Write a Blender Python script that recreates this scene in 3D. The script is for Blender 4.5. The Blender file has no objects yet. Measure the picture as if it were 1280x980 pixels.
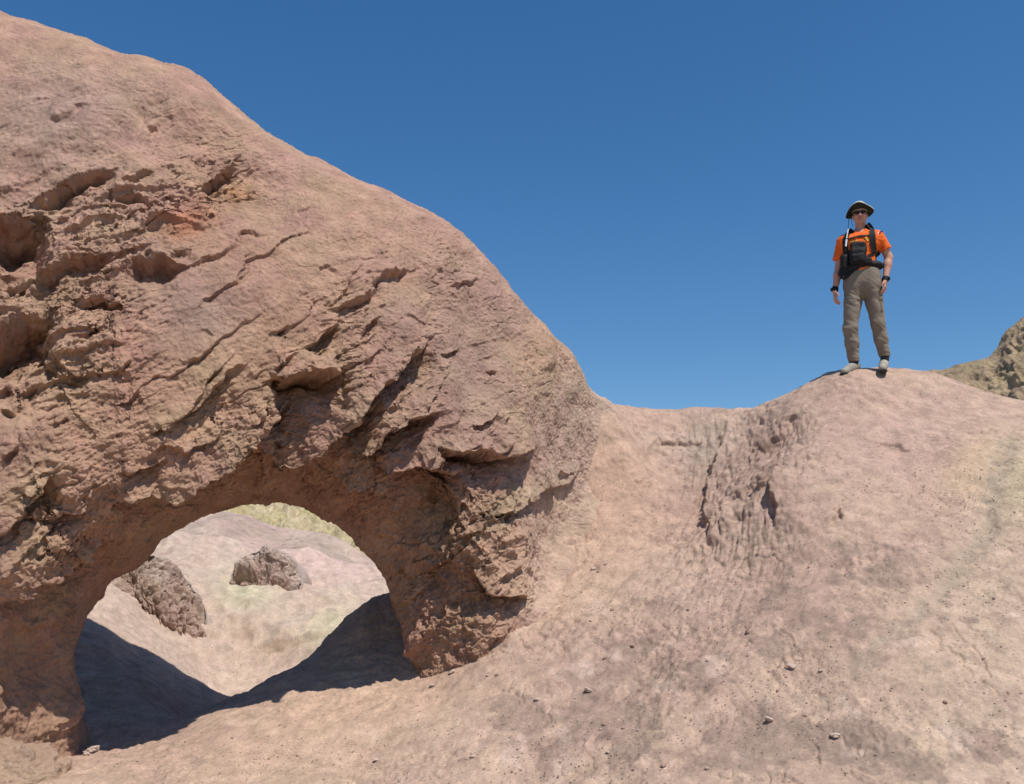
import bpy, bmesh, math, random
import numpy as np
from mathutils import Vector, Matrix

# ------------------------------------------------------------------ camera, sky, sun, exposure
scene = bpy.context.scene
COL = scene.collection
F_PX, CX, CY = 1200.0, 640.0, 490.0          # focal length / centre in photograph pixels (1280 x 980)
EYE = np.array([0.0, 0.0, 1.6])
PITCH = math.atan(250.0 / 1200.0)
cam_data = bpy.data.cameras.new('camera')
cam_data.sensor_fit = 'HORIZONTAL'; cam_data.sensor_width = 36.0
cam_data.lens = 36.0 * F_PX / 1280.0
cam_data.clip_start = 0.05; cam_data.clip_end = 20000.0
cam = bpy.data.objects.new('camera', cam_data); COL.objects.link(cam)
cam.location = EYE.tolist(); cam.rotation_euler = (math.pi / 2 + PITCH, 0, 0)
scene.camera = cam

SUN_DIR = Vector((0.34, -0.40, 1.0)).normalized()     # towards the sun: right, behind the viewer, high
world = bpy.data.worlds.new('World'); scene.world = world; world.use_nodes = True
wn, wl = world.node_tree.nodes, world.node_tree.links
sky = wn.new('ShaderNodeTexSky'); sky.sky_type = 'NISHITA'; sky.sun_disc = False
sky.sun_elevation = math.asin(SUN_DIR.z)
sky.sun_rotation = math.atan2(SUN_DIR.x, SUN_DIR.y)
sky.altitude = 800.0; sky.air_density = 1.12; sky.dust_density = 0.35; sky.ozone_density = 3.0
bg = wn['Background']; bg.inputs['Strength'].default_value = 0.122
hs = wn.new('ShaderNodeHueSaturation'); hs.inputs['Saturation'].default_value = 1.28   # clear desert air
wl.new(sky.outputs['Color'], hs.inputs['Color']); wl.new(hs.outputs['Color'], bg.inputs['Color'])
sun_data = bpy.data.lights.new('sun', 'SUN'); sun_data.energy = 5.0
sun_data.angle = math.radians(0.53); sun_data.color = (1.0, 0.94, 0.86)
sun = bpy.data.objects.new('sun', sun_data); COL.objects.link(sun)
sun.rotation_euler = SUN_DIR.to_track_quat('Z', 'Y').to_euler()
vs = scene.view_settings
vs.view_transform = 'Standard'; vs.look = 'None'; vs.gamma = 1.0; vs.use_curve_mapping = False
vs.exposure = -0.08

# ------------------------------------------------------------------ helpers
rng = np.random.default_rng(7)
cp_, sp_ = math.cos(PITCH), math.sin(PITCH)

def P(px, py, Y):
    """world point seen at photograph pixel (px,py) at ground distance Y from the viewer"""
    a = (px - CX) / F_PX; b = (CY - py) / F_PX
    dy = cp_ - b * sp_; dz = sp_ + b * cp_
    k = Y / dy
    return (a * k, Y, EYE[2] + dz * k)

def pix(p):
    q = p - EYE
    dep = q[..., 1] * cp_ + q[..., 2] * sp_
    up = -q[..., 1] * sp_ + q[..., 2] * cp_
    dep = np.maximum(dep, 0.2)
    return CX + F_PX * q[..., 0] / dep, CY - F_PX * up / dep

_perm = np.tile(np.random.default_rng(3).permutation(256).astype(np.int32), 3)
_grad = np.random.default_rng(5).normal(size=(256, 3)).astype(np.float32)
_grad /= np.linalg.norm(_grad, axis=1, keepdims=True)

def _pn(x, y, z):
    xi = np.floor(x).astype(np.int32); yi = np.floor(y).astype(np.int32); zi = np.floor(z).astype(np.int32)
    xf = (x - xi).astype(np.float32); yf = (y - yi).astype(np.float32); zf = (z - zi).astype(np.float32)
    xi &= 255; yi &= 255; zi &= 255
    u = xf * xf * xf * (xf * (xf * 6 - 15) + 10); v = yf * yf * yf * (yf * (yf * 6 - 15) + 10)
    w = zf * zf * zf * (zf * (zf * 6 - 15) + 10)
    def g(i, j, k):
        h = _perm[_perm[_perm[xi + i] + yi + j] + zi + k]
        gr = _grad[h]
        return gr[:, 0] * (xf - i) + gr[:, 1] * (yf - j) + gr[:, 2] * (zf - k)
    x00 = g(0, 0, 0); x00 = x00 + u * (g(1, 0, 0) - x00)
    x10 = g(0, 1, 0); x10 = x10 + u * (g(1, 1, 0) - x10)
    x01 = g(0, 0, 1); x01 = x01 + u * (g(1, 0, 1) - x01)
    x11 = g(0, 1, 1); x11 = x11 + u * (g(1, 1, 1) - x11)
    y0 = x00 + v * (x10 - x00); y1 = x01 + v * (x11 - x01)
    return (y0 + w * (y1 - y0)) * 1.6

def noise(p, f=1.0, seed=0.0):
    """gradient noise at points p (...,3); f scalar or per-axis"""
    sh = p.shape[:-1]
    q = (p.reshape(-1, 3) * np.asarray(f, dtype=np.float64) + seed * 17.37 + 100.0).astype(np.float32)
    out = np.empty(len(q), np.float32)
    for a in range(0, len(q), 200000):
        c = q[a:a + 200000]
        out[a:a + 200000] = _pn(c[:, 0], c[:, 1], c[:, 2])
    return out.reshape(sh)

def fbm(p, f, octs, seed=0.0, gain=0.5):
    r = 0; a = 1.0
    for o in range(octs):
        r = r + a * noise(p, np.asarray(f) * 2.03 ** o, seed + o * 3.1); a *= gain
    return r

def ridged(p, f, octs, seed=0.0):
    r = 0; a = 1.0
    for o in range(octs):
        r = r + a * (1 - np.abs(noise(p, np.asarray(f) * 2.1 ** o, seed + o * 5.3)) * 2); a *= 0.5
    return r

def sstep(a, b, x):
    t = np.clip((x - a) / (b - a), 0, 1); return t * t * (3 - 2 * t)

def gauss(px, py, cx, cy, rx, ry=None, rot=0.0):
    ry = ry or rx
    c, s = math.cos(math.radians(rot)), math.sin(math.radians(rot))
    dx, dy = px - cx, py - cy
    u = dx * c - dy * s; v = dx * s + dy * c              # rot counter-clockwise in the picture
    return np.exp(-(u / rx) ** 2 - (v / ry) ** 2)

def polydist(px, py, pts):
    best = np.full(px.shape, 1e9); sgn = np.ones(px.shape); uu = np.zeros(px.shape); over = np.zeros(px.shape)
    L = [0.0]
    for a, b in zip(pts[:-1], pts[1:]): L.append(L[-1] + math.hypot(b[0] - a[0], b[1] - a[1]))
    n = len(pts) - 1
    for i in range(n):
        a, b = pts[i], pts[i + 1]
        dx, dy = b[0] - a[0], b[1] - a[1]; l2 = dx * dx + dy * dy; l = math.sqrt(l2)
        raw = ((px - a[0]) * dx + (py - a[1]) * dy) / l2
        t = np.clip(raw, 0, 1)
        ox, oy = px - (a[0] + t * dx), py - (a[1] + t * dy)
        d = np.hypot(ox, oy); m = d < best
        cr = dx * (py - a[1]) - dy * (px - a[0])
        best = np.where(m, d, best); sgn = np.where(m, np.where(cr < 0, 1.0, -1.0), sgn)
        uu = np.where(m, (L[i] + t * l) / L[-1], uu)
        ov = np.zeros(px.shape)
        if i == 0: ov = np.maximum(ov, -raw * l)
        if i == n - 1: ov = np.maximum(ov, (raw - 1) * l)
        over = np.where(m, ov, over)
    return best * sgn, uu, over

def ledge(px, py, pts, A, B, La, Lb, h, droop, taper=4.0, soft=2.8):
    """rock sticks out A metres above the line and is eaten back B metres under it (line traced left to right)"""
    xs = [p[0] for p in pts]; ys = [p[1] for p in pts]
    R = 3.2 * max(La, Lb)
    m = (px > min(xs) - R) & (px < max(xs) + R) & (py > min(ys) - R) & (py < max(ys) + R)
    if not m.any(): return
    d, u, ov = polydist(px[m], py[m], pts)
    tp = np.clip(u * taper + 0.15, 0, 1) * np.clip((1 - u) * taper + 0.15, 0, 1)
    w = tp * np.exp(-(np.maximum(ov, 0) / 6.0) ** 2)
    st = sstep(-soft, soft, d)
    up = A * np.exp(-np.maximum(d, 0) / La); dn = -B * np.exp(np.minimum(d, 0) / Lb)
    h[m] += w * (st * up + (1 - st) * dn)
    droop[m] += w * st * up

def new_mesh(name, verts, faces, mat=None, parent=None, smooth=True, color=None):
    me = bpy.data.meshes.new(name)
    v = np.asarray(verts, np.float32).reshape(-1, 3)
    if isinstance(faces, np.ndarray):
        k = faces.shape[1]
        me.vertices.add(len(v)); me.vertices.foreach_set('co', v.ravel())
        me.loops.add(faces.size); me.loops.foreach_set('vertex_index', faces.astype(np.int32).ravel())
        me.polygons.add(len(faces))
        me.polygons.foreach_set('loop_start', (np.arange(len(faces)) * k).astype(np.int32))
        me.update(calc_edges=True)
    else:
        me.from_pydata([tuple(a) for a in v], [], [tuple(f) for f in faces])
    me.polygons.foreach_set('use_smooth', np.full(len(me.polygons), smooth, bool))
    if color is not None:
        at = me.color_attributes.new('tint', 'FLOAT_COLOR', 'POINT')
        c = np.ones((len(v), 4), np.float32); c[:, :3] = np.clip(color.reshape(-1, 3), 0, 1)
        at.data.foreach_set('color', c.ravel())
    me.update()
    o = bpy.data.objects.new(name, me); COL.objects.link(o)
    if mat: me.materials.append(mat)
    if parent is not None: o.parent = parent
    return o

def grid_faces(nr, nc, wrap=False):
    i = np.arange(nr - 1)[:, None]; m = nc if wrap else nc - 1
    j = np.arange(m)[None, :]; j2 = (j + 1) % nc
    return np.stack([i * nc + j, i * nc + j2, (i + 1) * nc + j2, (i + 1) * nc + j], -1).reshape(-1, 4)

def grid_normals(p):
    du = np.gradient(p, axis=0); dv = np.gradient(p, axis=1)
    n = np.cross(dv, du); n /= np.maximum(np.linalg.norm(n, axis=-1, keepdims=True), 1e-9)
    return n

def catmull(c, u, closed=False):
    """c (n,...), u in index units"""
    n = len(c); i = np.floor(u).astype(int)
    if closed: idx = [(i + k) % n for k in (-1, 0, 1, 2)]
    else:
        i = np.clip(i, 0, n - 2); idx = [np.clip(i + k, 0, n - 1) for k in (-1, 0, 1, 2)]
    t = (u - i).reshape((-1,) + (1,) * (c.ndim - 1))
    a, b, d, e = (c[k] for k in idx)
    return 0.5 * (2 * b + (d - a) * t + (2 * a - 5 * b + 4 * d - e) * t ** 2 + (3 * b - a - 3 * d + e) * t ** 3)

def tag(o, label=None, cat=None, group=None, kind=None):
    if label: o['label'] = label
    if cat: o['category'] = cat
    if group: o['group'] = group
    if kind: o['kind'] = kind
    return o

def lerp(a, b, t):
    return a + (np.asarray(b, np.float32) - a) * t[..., None]

# ------------------------------------------------------------------ materials
def earth_material(name, hue=.0135, bump=0.5, fine=70.0, attr=True, base=(0.4, 0.27, 0.19), contrast=0.35, speck=0.5, dist=0.03, sp_scale=55.0):
    m = bpy.data.materials.new(name); m.use_nodes = True
    N, L = m.node_tree.nodes, m.node_tree.links
    b = N['Principled BSDF']; b.inputs['Roughness'].default_value = 0.95
    b.inputs['Specular IOR Level'].default_value = 0.12
    tc = N.new('ShaderNodeTexCoord')
    def nz(scale, det, rough=0.6):
        n = N.new('ShaderNodeTexNoise'); n.inputs['Scale'].default_value = scale
        n.inputs['Detail'].default_value = det; n.inputs['Roughness'].default_value = rough
        L.new(tc.outputs['Object'], n.inputs['Vector']); return n
    def math_(op, a, bb):
        n = N.new('ShaderNodeMath'); n.operation = op
        for k, s in enumerate((a, bb)):
            if hasattr(s, 'is_linked'): L.new(s, n.inputs[k])
            else: n.inputs[k].default_value = s
        return n.outputs[0]
    def remap(src, a, bb, c, d):
        n = N.new('ShaderNodeMapRange'); L.new(src, n.inputs[0])
        for k, s in enumerate((a, bb, c, d)): n.inputs[k + 1].default_value = s
        return n.outputs[0]
    if attr:
        at = N.new('ShaderNodeAttribute'); at.attribute_name = 'tint'; col = at.outputs['Color']
    else:
        rg = N.new('ShaderNodeRGB'); rg.outputs[0].default_value = (*base, 1); col = rg.outputs[0]
    n1 = nz(fine * 0.12, 6); n2 = nz(fine, 5, 0.7); n3 = nz(fine * 4, 3, 0.7)
    v1 = remap(n1.outputs['Fac'], 0.3, 0.7, 1 - contrast * 0.5, 1 + contrast * 0.45)
    v2 = remap(n2.outputs['Fac'], 0.3, 0.7, 1 - contrast * 0.45, 1 + contrast * 0.4)
    v = math_('MULTIPLY', v1, v2)
    # small dark and pale grains
    vo = N.new('ShaderNodeTexVoronoi'); vo.inputs['Scale'].default_value = sp_scale
    L.new(tc.outputs['Object'], vo.inputs['Vector'])
    sep = N.new('ShaderNodeSeparateColor'); L.new(vo.outputs['Color'], sep.inputs[0])
    inside = remap(vo.outputs['Distance'], 0.22, 0.34, 1.0, 0.0)
    sel = remap(sep.outputs[0], 0.80, 0.82, 0.0, 1.0)
    tone = remap(sep.outputs[1], 0.0, 1.0, -speck * 0.75, speck * 0.5)
    g = math_('MULTIPLY', math_('MULTIPLY', inside, sel), tone)
    v = math_('ADD', v, g)
    mx = N.new('ShaderNodeMix'); mx.data_type = 'RGBA'; mx.blend_type = 'MULTIPLY'; mx.inputs['Factor'].default_value = 1
    L.new(col, mx.inputs[6])
    cc = N.new('ShaderNodeCombineColor'); 
    for k in range(3): L.new(v, cc.inputs[k])
    L.new(cc.outputs[0], mx.inputs[7])
    # slight hue wander
    hs = N.new('ShaderNodeHueSaturation'); L.new(mx.outputs[2], hs.inputs['Color'])
    L.new(remap(nz(fine * 0.05, 4).outputs['Fac'], 0.3, 0.7, 0.5 - hue, 0.5 + hue * .9), hs.inputs['Hue'])
    L.new(hs.outputs[0], b.inputs['Base Color'])
    h = math_('ADD', math_('MULTIPLY', n2.outputs['Fac'], 1.0), math_('MULTIPLY', n3.outputs['Fac'], 0.45))
    h = math_('ADD', h, math_('MULTIPLY', n1.outputs['Fac'], 1.4))
    h = math_('ADD', h, math_('MULTIPLY', math_('MULTIPLY', inside, sel), 0.35))
    bp = N.new('ShaderNodeBump'); bp.inputs['Strength'].default_value = bump; bp.inputs['Distance'].default_value = dist
    L.new(h, bp.inputs['Height']); L.new(bp.outputs[0], b.inputs['Normal'])
    return m

M_rock = earth_material('weathered_rock', bump=0.6, fine=42, contrast=0.38, speck=0.35, dist=0.035)
M_sand = earth_material('sandy_ground', hue=.006, bump=0.5, fine=55, contrast=0.46, speck=0.9, dist=0.02, sp_scale=34)
M_far = earth_material('far_ground', bump=0.6, fine=10, contrast=0.3, speck=0.3, dist=0.12, sp_scale=14)

#@@GROUND
# ------------------------------------------------------------------ ground
GP = []
def g(px, py, Y): GP.append(P(px, py, Y))
for a in [
    # bottom of the picture, flat sandy floor rising to the right
    (-150, 1000, 6.0), (0, 965, 6.8), (100, 942, 7.3), (200, 965, 6.7), (300, 938, 7.1), (400, 905, 7.45), (455, 870, 7.9), (522, 841, 8.25),
    (470, 935, 6.9), (540, 882, 7.4), (600, 836, 7.75), (642, 803, 7.95), (715, 745, 8.5), (760, 690, 9.1),
    (640, 900, 6.9), (640, 970, 6.1), (760, 860, 7.0), (760, 960, 6.0), (900, 960, 5.7), (1100, 960, 5.3), (1280, 960, 5.05),
    (900, 860, 6.5), (1100, 860, 6.0), (1280, 860, 5.75), (780, 770, 7.95),
    (880, 770, 7.5), (1000, 770, 6.95), (1150, 770, 6.65), (1280, 770, 6.45),
    (1000, 660, 8.0), (1150, 660, 7.7), (1280, 660, 7.5), (940, 690, 8.2),
    (1000, 560, 9.15), (1100, 560, 9.0), (1200, 565, 8.7), (1280, 585, 8.4), (960, 610, 8.75),
    # crest with the standing man
    (985, 506, 10.1), (1030, 480, 10.05), (1066, 471, 10.0), (1107, 467, 10.05), (1160, 466, 10.2), (1185, 472, 10.2), (1210, 492, 10.0), (1280, 505, 9.6),
    (1040, 510, 9.75), (1140, 505, 9.75),
    # saddle and bowl
    (760, 502, 10.5), (815, 517, 11.2), (880, 514, 11.3), (940, 512, 11.0), (800, 565, 10.5), (865, 560, 10.7), (925, 548, 10.4),
    (780, 625, 9.8), (835, 625, 9.9), (870, 645, 9.75), (820, 690, 9.0),
    # under the rock
    (700, 640, 9.7), (650, 720, 9.0), (600, 780, 8.6), (560, 800, 8.6),
    # rising bank under the arch and behind the right foot
    (250, 890, 8.6), (310, 862, 8.7), (380, 830, 9.1), (425, 790, 9.5), (450, 757, 9.8), (488, 744, 10.0), (505, 800, 9.1), (560, 740, 10.2),
    (180, 918, 7.75), (95, 850, 9.2), (95, 800, 10.4), (160, 838, 10.0), (20, 800, 10.2), (40, 870, 8.7), (200, 862, 9.7),
    # gully beyond
    (110, 760, 11.8), (160, 790, 11.6), (215, 832, 11.8), (260, 868, 12.4), (300, 840, 13.2), (400, 775, 13.9), (330, 760, 14.2), (440, 735, 15.6),
    (120, 725, 12.6), (190, 705, 14.4), (265, 740, 14.4), (275, 700, 15.8), (350, 735, 15.4), (500, 725, 17.0),
    (250, 676, 17.6), (330, 690, 17.2), (400, 694, 17.8), (450, 710, 18.0), (520, 737, 18.4), (150, 670, 17), (40, 662, 17)]:
    g(*a)
for (px, py, Y), dY, z in zip([(250, 890, 8.6), (310, 862, 8.7), (380, 830, 9.1), (425, 790, 9.5), (450, 757, 9.8), (488, 744, 10.0)], (1.1, 1.1, 1.2, 1.3, 1.4, 1.6), (.30, .35, .42, .55, .68, 1.0)):
    a = P(px, py, Y); k = (Y + dY) / Y; GP.append((a[0] * k, a[1] * k, z))
GP += [(-9, 0, 0.1), (-4, 0, 0.0), (0, 0, 0.0), (5, 0, 0.1), (9, 0, 0.4), (0, 3, 0.1), (-5, 3, 0.2), (4, 3, 0.25), (8, 3, 0.8), (9, 6, 2.2), (9, 9, 3.2),
       (-9, 4, 0.6), (-9, 8, 1.0), (-10, 13, 2.0), (-14, 20, 3.0), (12, 12, 2.2), (12, 5, 2.0),
       (3.8, 12.5, 3.0), (6, 13, 2.6), (1.5, 13.5, 2.8), (1.5, 17, 0.6), (5, 17, 0.8), (10, 18, 0.5), (2, 24, 0.2), (10, 26, 0.0),
       (0.5, 12.3, 3.0), (-0.6, 12.0, 2.2), (0.2, 14.5, 1.2), (-14, 28, 3.0), (-4, 34, 2.0), (-12, 36, 3.0), (-6, 24, 2.4), (4, 34, 1.5), (14, 36, 0.5), (-20, 12, 3)]
GP = np.array(GP)

def mq(r2): return np.sqrt(r2 + 0.16)
def rbf_fit(p):
    d2 = ((p[:, None, :2] - p[None, :, :2]) ** 2).sum(-1)
    n = len(p); A = np.zeros((n + 3, n + 3)); A[:n, :n] = mq(d2) - np.eye(n) * 0.012
    A[:n, n] = 1; A[:n, n + 1:] = p[:, :2]; A[n, :n] = 1; A[n + 1:, :n] = p[:, :2].T
    return np.linalg.solve(A, np.concatenate([p[:, 2], np.zeros(3)]))
GW = rbf_fit(GP)
def ground_base(x, y):
    x = np.asarray(x, float); y = np.asarray(y, float)
    sh = x.shape; xf, yf = x.ravel(), y.ravel(); out = np.empty(len(xf))
    for a in range(0, len(xf), 40000):
        d2 = (xf[a:a + 40000, None] - GP[None, :, 0]) ** 2 + (yf[a:a + 40000, None] - GP[None, :, 1]) ** 2
        out[a:a + 40000] = mq(d2) @ GW[:-3] + GW[-3] + GW[-2] * xf[a:a + 40000] + GW[-1] * yf[a:a + 40000]
    return out.reshape(sh)

def build_ground():
    rows = np.concatenate([np.arange(1.0, 4.6, 0.05), np.arange(4.6, 11.9, 0.0095), 11.9 + (34 - 11.9) * np.linspace(0, 1, 330) ** 1.5])
    cols = np.concatenate([np.linspace(-700, -30, 160), np.arange(-28, 1310, 1.5), np.linspace(1312, 1900, 120)])
    # coarse evaluation, then cubic upsampling
    kr, kc = 5, 8
    ru = np.linspace(0, len(rows) - 1, len(rows) // kr); cu = np.linspace(0, len(cols) - 1, len(cols) // kc)
    rr = np.interp(ru, np.arange(len(rows)), rows); cc = np.interp(cu, np.arange(len(cols)), cols)
    X = (cc[None, :] - CX) / F_PX * rr[:, None] * 1.02; Y = np.repeat(rr[:, None], len(cc), 1)
    Z = ground_base(X, Y)
    zi = catmull(Z, np.interp(np.arange(len(rows)), ru, np.arange(len(ru))))
    zi = catmull(zi.T, np.interp(np.arange(len(cols)), cu, np.arange(len(cu)))).T
    X = (cols[None, :] - CX) / F_PX * rows[:, None] * 1.02; Y = np.repeat(rows[:, None], len(cols), 1)
    p = np.stack([X, Y, zi], -1)
    n = -grid_normals(p); n *= np.sign(n[..., 2:3])
    px, py = pix(p)
    near = (Y < 13.5)
    wx = noise(p, 5, 1) * 7 + noise(p, 15, 2) * 3.5; wy = noise(p, 5, 3) * 7 + noise(p, 15, 4) * 3.5
    qx, qy = px + wx, py + wy
    h = np.zeros(px.shape); dr = np.zeros(px.shape)
    # general unevenness
    h += 0.055 * fbm(p, 0.9, 3, 11) + 0.012 * fbm(p, 5.5, 3, 12) * (0.6 + 0.8 * sstep(-.2, .5, noise(p, 0.8, 13)))
    # eroded, fluted flank of the mound
    nose = 0.7 * np.clip(1.1 * gauss(px, py, 905, 610, 70, 85, 30) + gauss(px, py, 965, 555, 60, 40, 30) + 0.5 * gauss(px, py, 860, 580, 70, 50) + 0.6 * gauss(px, py, 875, 715, 110, 75, 45) + 0.25 * gauss(px, py, 1150, 540, 90, 40), 0, 1.1) * near
    flut = noise(p, (7.5, 3.0, 1.6), 21) + 0.6 * noise(p, (16, 7, 3.5), 22)
    uc = np.stack([p[..., 0] * .95 - p[..., 1] * .3, (p[..., 1] + .3 * p[..., 0]) * .25, p[..., 2] * .25], -1)
    fl2 = noise(uc, 5.0, 24) + .5 * noise(uc, 11, 26) + .25 * noise(uc, 25, 27)
    h += nose * (-0.04 * np.exp(-np.abs(fl2) * 5) + 0.016 * fbm(p, (9, 6, 5), 4, 23, 0.6) + 0.012 * noise(uc, 30, 28) + .010 * fbm(p, (30, 20, 14), 2, 38, .7) + .015)
    h += near * (.009 * fbm(p, (14, 9, 14), 3, 29, .6) * (.5 + sstep(-.1, .5, noise(p, 1.2, 30))))
    open_ = near * sstep(500, 640, px) * sstep(500, 600, py)
    h -= open_ * .016 * (1 - sstep(0, .09, np.abs(noise(p, (4.2, 2.4, 3), 39) + .3 * noise(p, (15, 9, 12), 40)))) * sstep(0, .35, noise(p, 1.6, 43))
    h += open_ * (.016 * noise(p, (3.2, 2.6, 3), 44) + .010 * np.clip(noise(p, (8, 5, 7), 45) - .1, 0, 1))
    h += (~near) * (.16 * fbm(p, .5, 4, 35, .55) + .12 * ridged(p, .8, 3, 36) - .1)
    rill = noise(np.stack([p[..., 0] * 0.8 - p[..., 1] * 0.5, p[..., 1] * 0.12 + p[..., 0] * 0.2, p[..., 2] * 0.1], -1), 6.0, 25)
    h += -0.010 * (1 - np.abs(rill)) ** 4 * sstep(0, 1, gauss(px, py, 820, 740, 190, 110, 40)) * near
    L = lambda *a, **k: ledge(qx, qy, *a, h, dr, **k)
    # little scarps of the flank: rock on the right / above sticks out
    L([(888, 680), (884, 620), (893, 575), (905, 535)], -0.03, -0.10, 30, 26, soft=4)
    L([(870, 700), (905, 655), (935, 640)], 0.03, 0.05, 22, 30, soft=3)
    L([(975, 660), (968, 610), (972, 585)], -0.03, -0.09, 24, 20, soft=4)
    L([(940, 572), (962, 548), (1000, 515)], 0.03, 0.07, 25, 26, soft=3)
    L([(905, 640), (935, 615), (965, 600)], 0.025, 0.04, 18, 20, soft=3)
    L([(1035, 655), (1045, 640), (1052, 655)], 0.03, 0.04, 14, 12, soft=2)
    L([(700, 650), (722, 632), (740, 636)], 0.08, 0.12, 18, 22, soft=3)
    L([(690, 745), (712, 690), (728, 650)], 0.03, 0.05, 14, 14, soft=3)
    L([(812, 560), (850, 545), (880, 552)], 0.03, 0.05, 20, 20, soft=3)
    L([(1090, 560), (1120, 552), (1140, 566)], 0.02, 0.03, 14, 12, soft=2)
    L([(865, 800), (905, 765), (930, 748)], 0.012, 0.02, 14, 14, soft=2)
    L([(760, 800), (812, 795), (818, 808)], 0.008, 0.015, 20, 20, soft=2)
    # dark pocket under the crest, path edge
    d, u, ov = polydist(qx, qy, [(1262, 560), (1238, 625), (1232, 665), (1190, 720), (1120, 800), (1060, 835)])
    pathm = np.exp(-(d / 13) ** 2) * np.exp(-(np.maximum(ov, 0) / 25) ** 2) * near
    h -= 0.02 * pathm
    p = p + n * h[..., None]; p[..., 2] -= 0.6 * dr
    # colour of the earth, with painted shade in the fissures
    c = np.empty(p.shape, np.float32); c[:] = (0.43, 0.302, 0.218)
    big = fbm(p, 0.55, 3, 31)
    c = lerp(c, (0.40, 0.272, 0.205), sstep(-.1, .7, big) * .8)
    c = lerp(c, (0.45, 0.325, 0.235), sstep(.1, .8, -big) * .8)
    yel = sstep(1120, 1290, qx + 0.35 * (qy - 640)) * sstep(520, 580, py) * near
    c = lerp(c, (0.45, 0.332, 0.235), yel * .8)
    c = lerp(c, (0.40, 0.33, 0.20), gauss(qx, qy, 1270, 600, 40, 50) * .6 * near)
    c = lerp(c, (0.49, 0.35, 0.21), gauss(qx, qy, 1215, 580, 30, 40, -40) * .5 * near)
    # grey-mauve weathered crust on the nose and bowl
    c = lerp(c, (0.36, 0.255, 0.205), np.clip(nose, 0, 1) * .6)
    c = lerp(c, (0.41, 0.278, 0.215), gauss(qx, qy, 1120, 540, 110, 60, 20) * .7 * near)
    c = lerp(c, (0.42, 0.275, 0.20), gauss(qx, qy, 770, 600, 90, 90) * .7 * near)
    c = lerp(c, (0.30, 0.20, 0.15), np.clip(gauss(qx, qy, 880, 600, 28, 60) * .6 + gauss(qx, qy, 968, 610, 18, 35) * .9 + gauss(qx, qy, 955, 555, 34, 14, 35) * .8, 0, 1) * near)  # shade of the fissures and crest scarp painted into the colour
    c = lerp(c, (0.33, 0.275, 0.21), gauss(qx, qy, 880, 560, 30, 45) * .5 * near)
    # gravelly darker dirt lying in patches
    pn = fbm(p, (2.2, 1.3, 2.2), 4, 41, 0.6)
    reg = np.clip(gauss(px, py, 1050, 930, 330, 55) + gauss(px, py, 700, 870, 150, 60, 35) + .6 * gauss(px, py, 900, 830, 250, 60, 30) + .35 * gauss(px, py, 1050, 770, 220, 60), 0, 1.2)
    dirt = sstep(.46, .53, pn * .55 + reg * .62) * near
    c = lerp(c, (0.30, 0.212, 0.16), dirt * .8)
    fine = fbm(p, (9, 5, 9), 3, 42, .6)
    c = lerp(c, (0.29, 0.20, 0.15), sstep(.55, .8, fine) * .55 * sstep(560, 760, py) * near * sstep(650, 800, px))
    pale = sstep(.45, .7, fbm(p, (3, 1.6, 3), 3, 47, .6)) * sstep(700, 800, py) * near
    c = lerp(c, (0.50, 0.375, 0.29), pale * .5)
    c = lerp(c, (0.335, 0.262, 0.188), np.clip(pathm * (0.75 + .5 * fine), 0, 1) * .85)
    c = lerp(c, (0.475, 0.325, 0.225), gauss(px, py, 430, 900, 190, 60, 25) * .8 * near)
    # gully beyond the arch: pale pink with greenish stains
    fm = sstep(10.2, 12, Y) * (zi < 3.4)
    c = lerp(c, (0.455, 0.35, 0.275), fm * .9)
    gs = np.clip(gauss(qx, qy, 305, 740, 40, 28, -30) + .7 * gauss(qx, qy, 425, 770, 40, 22, 20) + .35 * gauss(qx, qy, 400, 800, 50, 20), 0, 1)
    c = lerp(c, (0.47, 0.44, 0.29), gs * fm * .75)
    c = lerp(c, (0.52, 0.375, 0.32), gauss(qx, qy, 410, 700, 90, 25) * fm * .8)
    c = c * (1 + .07 * fbm(p, (22, 12, 22), 2, 48, .7))[..., None] * np.array((1.10, 1.11, 1.14), np.float32)
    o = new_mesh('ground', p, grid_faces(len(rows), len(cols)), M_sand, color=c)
    tag(o, kind='structure')
    return p, px, py, rows, cols
G_p, G_px, G_py, G_rows, G_cols = build_ground()

def ground_z(x, y):
    """displaced ground height by bilinear lookup in the fan grid"""
    r = np.interp(y, G_rows, np.arange(len(G_rows))); col = x / (1.02 * y) * F_PX + CX
    cidx = np.interp(col, G_cols, np.arange(len(G_cols)))
    i = int(min(r, len(G_rows) - 2)); j = int(min(cidx, len(G_cols) - 2)); fr, fc = r - i, cidx - j
    z = G_p[..., 2]
    return float((z[i, j] * (1 - fr) + z[i + 1, j] * fr) * (1 - fc) + (z[i, j + 1] * (1 - fr) + z[i + 1, j + 1] * fr) * fc)

# the wide plain the hills stand on, out to the horizon
def build_plain():
    R = np.concatenate([[0], np.geomspace(30, 6000, 40)]); T = np.linspace(0, 2 * math.pi, 97)[:-1]
    p = np.stack([R[:, None] * np.cos(T), R[:, None] * np.sin(T), np.full((len(R), len(T)), -2.5)], -1)
    c = np.empty(p.shape, np.float32); c[:] = (0.38, 0.27, 0.2)
    o = new_mesh('plain', p, grid_faces(len(R), len(T), True), M_far, color=c); tag(o, kind='structure')
build_plain()

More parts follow.
